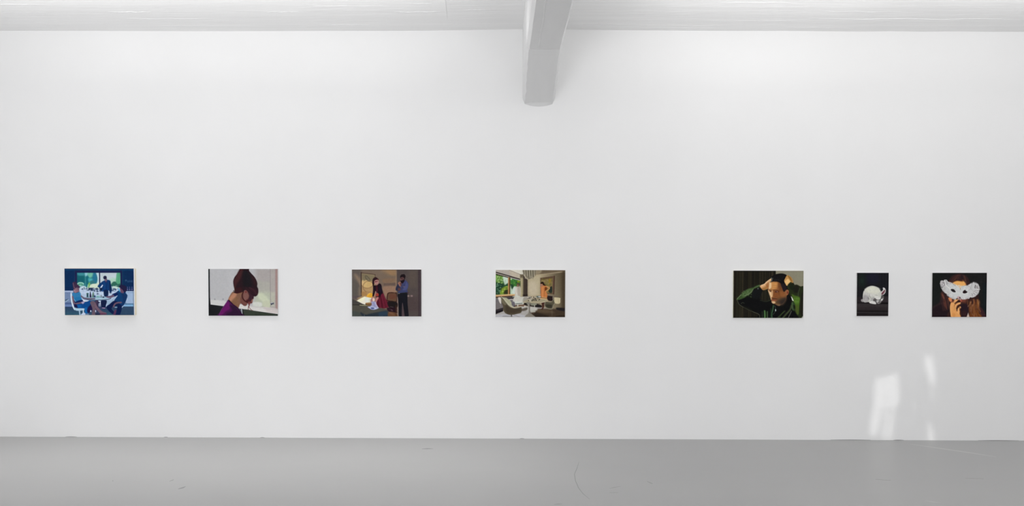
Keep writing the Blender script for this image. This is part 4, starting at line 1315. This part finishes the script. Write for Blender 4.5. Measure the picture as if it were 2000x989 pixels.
# muzzle, far paw
c.P([(486, 606), (520, 600), (566, 606), (578, 625), (560, 655), (525, 664), (495, 648)], (160, 157, 155), 7)
c.E(515, 614, 20, 12, (196, 194, 190), 8)
c.P([(515, 640), (545, 618), (566, 622), (556, 648), (530, 650)], (74, 70, 70), 10, True, .9)
c.P([(566, 598), (590, 570), (618, 555), (612, 585), (590, 615), (572, 612)], (180, 178, 176), 8)
c.E(590, 590, 14, 14, (212, 210, 208), 7)
c.S([(480, 598), (560, 598)], 8, (44, 40, 40), 5, .9)
c.P([(585, 520), (620, 520), (625, 550), (590, 570)], (104, 100, 98), 10, True, .7)
# near paw
c.P([(355, 640), (385, 624), (430, 620), (470, 630), (486, 665), (470, 674), (420, 668), (375, 658)], (218, 216, 212), 5)
c.S([(385, 648), (440, 644), (470, 652)], 6, (150, 148, 146), 5, .7)
# ear
c.P([(573, 490), (576, 445), (600, 425), (612, 400), (604, 378), (618, 368), (640, 378), (658, 410), (655, 450), (635, 485), (605, 505), (580, 510)], (206, 204, 201), 5)
c.P([(580, 478), (590, 455), (620, 425), (642, 402), (646, 440), (625, 475), (598, 500), (582, 500)], (102, 60, 68), 5)
c.S([(600, 470), (635, 430)], 6, (128, 84, 92), 5, .7)
c.S([(565, 450), (570, 520)], 9, (176, 170, 168), 6, .6)
c.grain(1.3)
CV6 = c

# ------------------------------------------------------------------ picture 7: woman with a white feather mask
c = Canvas(138, 131, 1053, 874, 8.6, (30, 30, 30), 7)
c.R(130, 120, 300, 600, (27, 29, 28), 30)
c.R(980, 300, 1070, 880, (26, 30, 32), 20)
# hair
c.P([(400, 310), (420, 240), (470, 180), (540, 152), (620, 148), (690, 175), (740, 225), (765, 290), (770, 340), (700, 330), (640, 280), (560, 270), (500, 320), (450, 330)], (50, 34, 34), 9)
c.S([(450, 270), (520, 200), (600, 168)], 20, (66, 40, 38), 10, .8)
c.S([(460, 300), (530, 225), (590, 205)], 10, (96, 60, 44), 7, .8)
c.S([(425, 275), (445, 300)], 14, (116, 60, 42), 8, .7)
c.P([(600, 160), (650, 170), (650, 250), (580, 250)], (38, 28, 32), 12)
c.S([(670, 190), (685, 230), (700, 290)], 14, (106, 70, 52), 9, .8)
c.S([(640, 250), (690, 265)], 12, (112, 66, 38), 8, .8)
c.P([(300, 430), (380, 480), (420, 560), (440, 640), (445, 880), (135, 880), (150, 720), (250, 640), (280, 520)], (46, 33, 35), 10)
c.S([(300, 480), (330, 560), (350, 640), (370, 720)], 40, (84, 50, 44), 14, .8)
c.S([(310, 500), (335, 560)], 16, (130, 76, 62), 8, .8)
c.S([(345, 640), (365, 710)], 26, (106, 60, 48), 10, .8)
c.S([(375, 740), (388, 770)], 18, (96, 52, 56), 8, .8)
c.P([(400, 560), (440, 600), (440, 760), (410, 740)], (38, 30, 32), 12)
c.P([(130, 740), (270, 655), (330, 690), (440, 800), (450, 885), (130, 885)], (36, 27, 31), 12)
c.S([(145, 720), (230, 670), (290, 650)], 26, (48, 38, 39), 12, .7)
c.P([(400, 800), (450, 790), (480, 880), (400, 880)], (52, 34, 32), 12)
c.P([(720, 560), (800, 540), (900, 500), (925, 570), (940, 680), (985, 780), (1040, 880), (750, 880), (720, 780), (690, 700)], (46, 30, 30), 10)
c.P([(780, 700), (860, 690), (890, 760), (940, 830), (985, 880), (780, 880), (765, 790)], (104, 60, 32), 16)
c.P([(895, 585), (925, 600), (932, 650), (915, 715), (890, 735), (892, 660)], (150, 98, 58), 18)
c.S([(910, 620), (916, 650), (900, 715)], 12, (190, 138, 90), 10, .6)
c.S([(830, 580), (838, 640), (810, 720), (800, 780)], 20, (150, 96, 62), 9, .9)
c.S([(830, 660), (790, 710), (780, 730)], 18, (186, 128, 84), 8, .8)
c.S([(785, 620), (765, 670), (722, 712)], 15, (190, 150, 118), 6, .95)
c.S([(860, 600), (865, 700), (880, 800)], 16, (66, 32, 24), 8, .9)
c.S([(775, 740), (800, 800), (840, 860)], 12, (134, 90, 66), 7, .8)
c.S([(890, 760), (920, 820), (970, 868)], 26, (136, 80, 32), 10, .8)
c.P([(930, 700), (1000, 760), (1040, 870), (980, 870), (920, 780)], (54, 34, 38), 12)
c.S([(910, 740), (950, 810)], 12, (36, 22, 22), 7, .8)
for k in range(70):
    t = c.rng.random()
    x0 = 735 + 190 * t + c.rng.uniform(-8, 8)
    y0 = c.rng.uniform(560, 690)
    y1 = y0 + c.rng.uniform(90, 230)
    sw = (x0 - 800) * .28 * (y1 / 870)
    mid = (x0 - 14 + 30 * t, (y0 + y1) / 2)
    col = ((58, 34, 28), (120, 72, 42), (160, 106, 64), (84, 46, 30), (186, 132, 88), (42, 28, 28), (132, 78, 36))[int(c.rng.integers(7))]
    c.S([(x0, y0), mid, (x0 - 20 + 50 * t + sw, min(y1, 885))], c.rng.uniform(4, 9), col, 5, .5)
for k in range(30):
    x0 = c.rng.uniform(300, 420)
    y0 = c.rng.uniform(470, 640)
    c.S([(x0, y0), (x0 + 10, y0 + 70), (x0 + 22, y0 + 140)], c.rng.uniform(4, 9), ((70, 44, 40), (104, 60, 48), (44, 32, 34), (84, 52, 46))[k % 4], 5, .5)
for k in range(26):
    x0 = c.rng.uniform(430, 720)
    c.S([(x0, 300 - (abs(x0 - 590) < 90) * 40), (x0 + (590 - x0) * .25, 215), (600 + (x0 - 590) * .3, 165)], 5, ((74, 46, 42), (40, 29, 31), (96, 60, 48), (56, 38, 38))[k % 4], 5, .5)
# face below the mask, neck
c.P([(410, 545), (470, 540), (730, 560), (715, 630), (660, 690), (600, 700), (470, 650), (430, 610)], (78, 46, 38), 7)
c.P([(412, 550), (470, 560), (478, 590), (455, 620), (425, 600)], (204, 128, 86), 7)
c.P([(600, 580), (700, 580), (680, 620), (620, 610)], (112, 62, 50), 9)
c.P([(590, 640), (690, 640), (640, 690), (590, 680)], (56, 38, 36), 9)
c.P([(590, 690), (700, 650), (740, 700), (745, 885), (600, 885)], (40, 28, 34), 10)
c.P([(640, 780), (700, 770), (720, 860), (660, 865)], (54, 34, 34), 14, True, .7)
c.P([(745, 800), (770, 885), (715, 885)], (192, 172, 158), 5, False)
c.P([(590, 585), (640, 585), (630, 620), (590, 610)], (152, 76, 62), 7)
# forehead
c.P([(470, 325), (500, 285), (550, 264), (620, 272), (665, 272), (700, 335), (660, 380), (605, 400), (540, 370)], (222, 164, 94), 6)
c.S([(500, 280), (560, 268), (640, 278), (660, 270)], 9, (136, 70, 30), 6, .8)
c.S([(690, 300), (705, 340)], 14, (206, 124, 72), 8, .8)
# mask
c.P([(272, 330), (268, 300), (285, 268), (306, 262), (322, 285), (330, 255), (356, 246), (382, 258), (392, 282), (425, 288), (450, 304), (490, 322), (545, 338), (590, 375), (606, 398), (622, 372),
     (650, 350), (705, 350), (745, 338), (775, 318), (805, 308), (822, 292), (845, 300), (862, 308), (895, 312), (915, 345), (930, 385), (926, 430), (905, 480), (870, 515), (840, 535), (800, 548),
     (775, 535), (758, 566), (715, 566), (690, 578), (640, 576), (615, 555), (605, 540), (570, 552), (530, 582), (490, 575), (468, 555), (430, 545), (415, 525), (390, 515), (378, 480), (352, 468), (330, 445), (305, 420), (298, 390), (310, 365)], (190, 190, 190), 5)
c.P([(430, 310), (540, 345), (600, 400), (640, 360), (720, 360), (740, 440), (720, 540), (640, 560), (520, 560), (440, 500)], (196, 198, 197), 20)
c.P([(290, 275), (315, 275), (320, 320), (290, 345), (275, 320)], (132, 126, 128), 8)
c.S([(285, 290), (305, 310), (325, 330)], 7, (206, 202, 204), 4, .8)
c.S([(300, 265), (312, 300)], 7, (200, 198, 200), 4, .7)
c.S([(318, 268), (335, 300), (345, 335)], 9, (58, 50, 50), 5, .85)
c.S([(350, 258), (352, 310), (375, 350), (450, 410)], 11, (222, 220, 216), 5, .9)
c.S([(372, 280), (384, 330)], 8, (112, 104, 108), 5, .8)
c.S([(395, 285), (400, 310)], 8, (96, 90, 92), 5, .8)
c.S([(295, 350), (320, 355), (335, 345)], 10, (96, 80, 86), 5, .8)
c.E(335, 395, 28, 34, (176, 174, 172), 10, .8)
c.E(400, 470, 24, 26, (182, 180, 178), 10, .7)
for (a_, b_) in (((860, 330), (880, 370)), ((905, 350), (870, 385)), ((918, 390), (860, 395)), ((915, 430), (850, 430)), ((895, 465), (840, 445)), ((865, 500), (825, 470)), ((820, 520), (800, 480))):
    c.S([a_, b_], 7, (112, 104, 106), 5, .8)
for (a_, b_) in (((878, 335), (890, 365)), ((912, 372), (865, 400)), ((905, 450), (850, 440)), ((885, 485), (835, 460)), ((922, 400), (880, 425))):
    c.S([a_, b_], 6, (218, 214, 214), 4, .8)
c.S([(858, 345), (852, 385)], 12, (48, 42, 44), 5, .85)
c.S([(890, 345), (896, 390)], 9, (64, 54, 56), 5, .8)
c.S([(740, 345), (780, 390), (745, 430)], 7, (150, 148, 148), 6, .7)
c.S([(800, 320), (790, 400), (830, 440)], 7, (158, 156, 156), 6, .7)
for (x, y) in ((345, 470), (385, 510), (425, 535), (470, 560), (770, 540), (720, 565), (320, 430), (300, 385)):
    c.S([(x, y), (x + 22, y - 28)], 6, (140, 136, 136), 5, .6)
c.dab((420, 340, 740, 550), [(206, 208, 206), (178, 178, 180), (212, 210, 208)], 60, 14, 6, .5)
c.S([(606, 395), (612, 412)], 10, (150, 136, 112), 5, .8)
edge = [(275, 330), (283, 268), (322, 280), (370, 250), (392, 282), (450, 304), (545, 338), (650, 350), (745, 338), (822, 292), (895, 312), (930, 385), (905, 480), (840, 535), (775, 540), (715, 566),
        (640, 576), (530, 582), (468, 555), (415, 525), (378, 480), (330, 445), (298, 390)]
ctr = (610, 440)
for (x, y) in c.curve(edge, True, 4):
    dx, dy = x - ctr[0], y - ctr[1]
    L_ = math.hypot(dx, dy)
    dx, dy = dx / L_, dy / L_
    j = c.rng.uniform(-12, 12)
    c.S([(x - dx * 26 - dy * j, y - dy * 26 + dx * j), (x + dx * c.rng.uniform(-4, 9), y + dy * c.rng.uniform(-4, 9))], 9, ((204, 203, 203), (178, 176, 177), (214, 213, 212))[int(c.rng.integers(3))], 4, .8)
    if c.rng.random() < .45:
        c.S([(x - dx * 16 + dy * 9, y - dy * 16 - dx * 9), (x + dx * 6 + dy * 9, y + dy * 6 - dx * 9)], 5, (110, 104, 104), 4, .6)
for k in range(70):
    x, y = c.rng.uniform(300, 900), c.rng.uniform(300, 550)
    if 355 < x < 860 and abs(y - (430 + .0004 * (x - 610) ** 2 * -1)) < 95:
        a_ = c.rng.uniform(0, 3.14)
        c.S([(x, y), (x + 24 * math.cos(a_), y + 24 * math.sin(a_))], 5, ((206, 206, 205), (170, 170, 171))[k % 2], 4, .45)
# eyes
c.P([(445, 412), (465, 402), (495, 406), (518, 428), (532, 452), (505, 458), (470, 445)], (34, 30, 31), 5)
c.P([(648, 460), (662, 432), (688, 418), (705, 436), (728, 452), (708, 470), (680, 478), (660, 474)], (36, 26, 28), 5)
c.O(488, 430, 52, 34, 8, (204, 202, 202), 6, .6, .5)
# nose tip / small mark
c.P([(555, 535), (590, 525), (615, 545), (610, 570), (575, 572), (556, 556)], (186, 158, 160), 6)
c.E(602, 550, 10, 14, (48, 40, 40), 5)
c.S([(548, 560), (578, 562)], 8, (96, 70, 64), 5, .8)
# hand
c.P([(438, 690), (450, 640), (470, 622), (500, 640), (545, 690), (545, 740), (600, 760), (602, 820), (620, 885), (472, 885), (446, 810)], (214, 152, 92), 5)
c.S([(468, 690), (490, 640), (520, 605), (555, 588)], 40, (216, 158, 100), 5)
c.S([(520, 730), (545, 670), (600, 640)], 34, (214, 156, 100), 5)
c.S([(572, 800), (578, 745), (604, 712)], 36, (220, 164, 106), 5)
c.S([(445, 700), (452, 800), (480, 870)], 12, (232, 182, 120), 7, .7)
c.S([(510, 690), (530, 650), (560, 622)], 8, (140, 76, 38), 4, .9)
c.S([(515, 690), (510, 760)], 6, (176, 114, 62), 4, .8)
c.S([(552, 770), (548, 720), (580, 672)], 10, (96, 50, 28), 5, .9)
c.P([(555, 712), (590, 668), (615, 660), (600, 700), (570, 730), (560, 780)], (62, 34, 26), 6)
c.P([(560, 600), (590, 590), (612, 610), (598, 628), (565, 625), (540, 645)], (48, 28, 26), 6)
c.S([(600, 720), (615, 800), (625, 870)], 14, (92, 48, 26), 7, .8)
c.S([(480, 590), (492, 600)], 22, (78, 42, 40), 6)
c.S([(472, 582), (490, 578)], 10, (38, 34, 26), 5)
c.S([(545, 572), (556, 570)], 14, (44, 34, 32), 5)
c.S([(472, 622), (500, 620)], 12, (120, 56, 46), 6, .8)
c.E(500, 840, 26, 40, (204, 136, 72), 14, .7)
c.grain(1.5)
CV7 = c


# ------------------------------------------------------------------ hang the pictures
def pigment_material(name, rough):
    m, nt, b = mat_base(name, (.5, .5, .5), rough, 0.08)
    at = nt.nodes.new('ShaderNodeAttribute')
    at.attribute_name = 'pigment'
    nt.links.new(at.outputs['Color'], b.inputs['Base Color'])
    return m


m_paint = pigment_material('oil_paint_on_canvas', 0.55)


def hang(cv, crop, corners, label, group, edge_rgb, depth=0.021, level=0.80, glow_rgb=None):
    ox, oy, sc = crop
    W = [on_y(ox + x / sc, oy + y / sc, -depth) for x, y in corners]          # TL TR BL BR on the picture plane
    tl, tr, bl, br = [np.array(p) for p in W]
    cx = (tl + tr + bl + br) / 4
    wid = (np.linalg.norm(tr - tl) + np.linalg.norm(br - bl)) / 2
    hei = (np.linalg.norm(tl - bl) + np.linalg.norm(tr - br)) / 2
    ux = (tr - tl) + (br - bl)
    ang = math.atan2(ux[2], ux[0])
    root = bpy.data.objects.new('painting', None)
    COL.objects.link(root)
    root.empty_display_size = 0.1
    root.location = (cx[0], 0.0, cx[2] - hei / 2)
    root.rotation_euler = (0, -ang, 0)
    root['label'] = label
    root['category'] = 'painting'
    root['group'] = group
    # painted canvas: a pillowed sheet folded a little over the stretcher
    nx, ny = cv.nx, cv.ny
    gx = np.linspace(-wid / 2, wid / 2, nx)
    gz = np.linspace(hei, 0, ny)
    GX, GZ = np.meshgrid(gx, gz)
    rnd = 0.0022
    ex = np.minimum(np.minimum(GX + wid / 2, wid / 2 - GX), np.minimum(GZ, hei - GZ))
    GY = -depth + rnd * (1 - np.sqrt(np.clip(1 - (1 - np.clip(ex / rnd, 0, 1)) ** 2, 0, 1)))
    co = np.stack([GX, GY, GZ], -1).reshape(-1, 3)
    idx = np.arange(nx * ny).reshape(ny, nx)
    q = np.stack([idx[:-1, :-1], idx[1:, :-1], idx[1:, 1:], idx[:-1, 1:]], -1).reshape(-1, 4)
    me = bpy.data.meshes.new('painted_canvas')
    me.vertices.add(len(co))
    me.vertices.foreach_set('co', co.ravel())
    me.loops.add(q.size)
    me.loops.foreach_set('vertex_index', q.ravel())
    me.polygons.add(len(q))
    me.polygons.foreach_set('loop_start', np.arange(0, q.size, 4))
    me.polygons.foreach_set('loop_total', np.full(len(q), 4))
    me.update(calc_edges=True)
    me.validate()
    ca = me.color_attributes.new('pigment', 'FLOAT_COLOR', 'POINT')
    rgb = np.clip((lin(np.clip(cv.img, 3, 250)) - SHEEN) / level, 0.0008, 0.93).reshape(-1, 3)
    ca.data.foreach_set('color', np.concatenate([rgb, np.ones((len(rgb), 1))], 1).astype(np.float32).ravel())
    me.polygons.foreach_set('use_smooth', np.ones(len(q), bool))
    me.materials.append(m_paint)
    o = bpy.data.objects.new('painted_canvas', me)
    COL.objects.link(o)
    o.parent = root
    # canvas turned over the four sides, back to the wall
    m, _, _ = mat_base('canvas_edge_paint', tuple(lin(edge_rgb)), 0.7, 0.1)
    a, c = wid / 2, hei
    y0, y1 = -depth + rnd, (-0.0004 if glow_rgb is None else -depth * 0.45)
    ring0 = [(-a, y0, 0), (a, y0, 0), (a, y0, c), (-a, y0, c)]
    ring1 = [(-a, y1, 0), (a, y1, 0), (a, y1, c), (-a, y1, c)]
    e = .0006
    ring2 = [(-a + .018, y1, .018), (a - .018, y1, .018), (a - .018, y1, c - .018), (-a + .018, y1, c - .018)]
    f = []
    for i in range(4):
        j = (i + 1) % 4
        f += [[i, j, j + 4, i + 4], [i + 4, j + 4, j + 8, i + 8]]
    obj('canvas_edge', ring0 + ring1 + ring2, f, m, root)
    if glow_rgb is not None:
        # cream frame behind the canvas edge stands in for warm glow on the wall
        mw, _, _ = mat_base('cream_wall_glow', tuple(lin(glow_rgb)), 0.7, 0.1)
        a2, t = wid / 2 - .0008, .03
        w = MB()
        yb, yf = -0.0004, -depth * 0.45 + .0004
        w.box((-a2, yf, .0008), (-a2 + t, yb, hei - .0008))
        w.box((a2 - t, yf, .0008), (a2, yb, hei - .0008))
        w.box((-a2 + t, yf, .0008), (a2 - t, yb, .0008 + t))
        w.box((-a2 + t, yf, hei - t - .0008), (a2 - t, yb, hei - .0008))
        w.build('glow_frame', mw, root)
    return root


G1 = 'small figurative paintings hung in a row on the white wall'
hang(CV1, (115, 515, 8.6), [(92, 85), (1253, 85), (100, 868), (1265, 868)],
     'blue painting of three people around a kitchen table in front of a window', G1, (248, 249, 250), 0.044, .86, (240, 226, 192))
hang(CV2, (395, 515, 8.6), [(103, 90), (1266, 92), (104, 878), (1270, 879)],
     'painting of a bowed woman with tall red-brown hair and a purple dress', G1, (225, 225, 226), level=.84)
hang(CV3, (675, 515, 8.6), [(107, 102), (1270, 102), (107, 890), (1272, 890)],
     'dim painting of a woman leaning over a bed and a man in a blue shirt', G1, (215, 214, 212), level=.84)
hang(CV4, (955, 515, 8.6), [(112, 108), (1280, 112), (112, 897), (1278, 903)],
     'painting of a dining room with a garden window and a woman in orange', G1, (232, 231, 226), level=.82)
hang(CV5, (1420, 517, 8.6), [(108, 102), (1288, 106), (105, 897), (1278, 900)],
     'painting of a man in a green jacket holding both hands to his head', G1, (236, 234, 218), level=.77)
hang(CV6, (1660, 523, 9.42), [(133, 95), (717, 97), (125, 893), (708, 893)],
     'smallest painting, upright, of a white rabbit curled up on a dark ledge', G1, (232, 231, 231), level=.77)
hang(CV7, (1805, 518, 8.6), [(142, 131), (1058, 131), (133, 874), (1048, 874)],
     'painting of a long-haired woman holding a white feathered mask over her eyes', G1, (232, 231, 231), level=.77)


# ------------------------------------------------------------------ output look
vs = scene.view_settings
scene.display_settings.display_device = 'sRGB'
vs.view_transform = 'Standard'
vs.look = 'None'
vs.exposure = 0.0
vs.gamma = 1.0
vs.use_curve_mapping = False
scene.cycles.max_bounces = 12
scene.cycles.diffuse_bounces = 10
scene.cycles.glossy_bounces = 4
scene.cycles.caustics_reflective = False
scene.cycles.caustics_refractive = False
scene.cycles.use_denoising = True
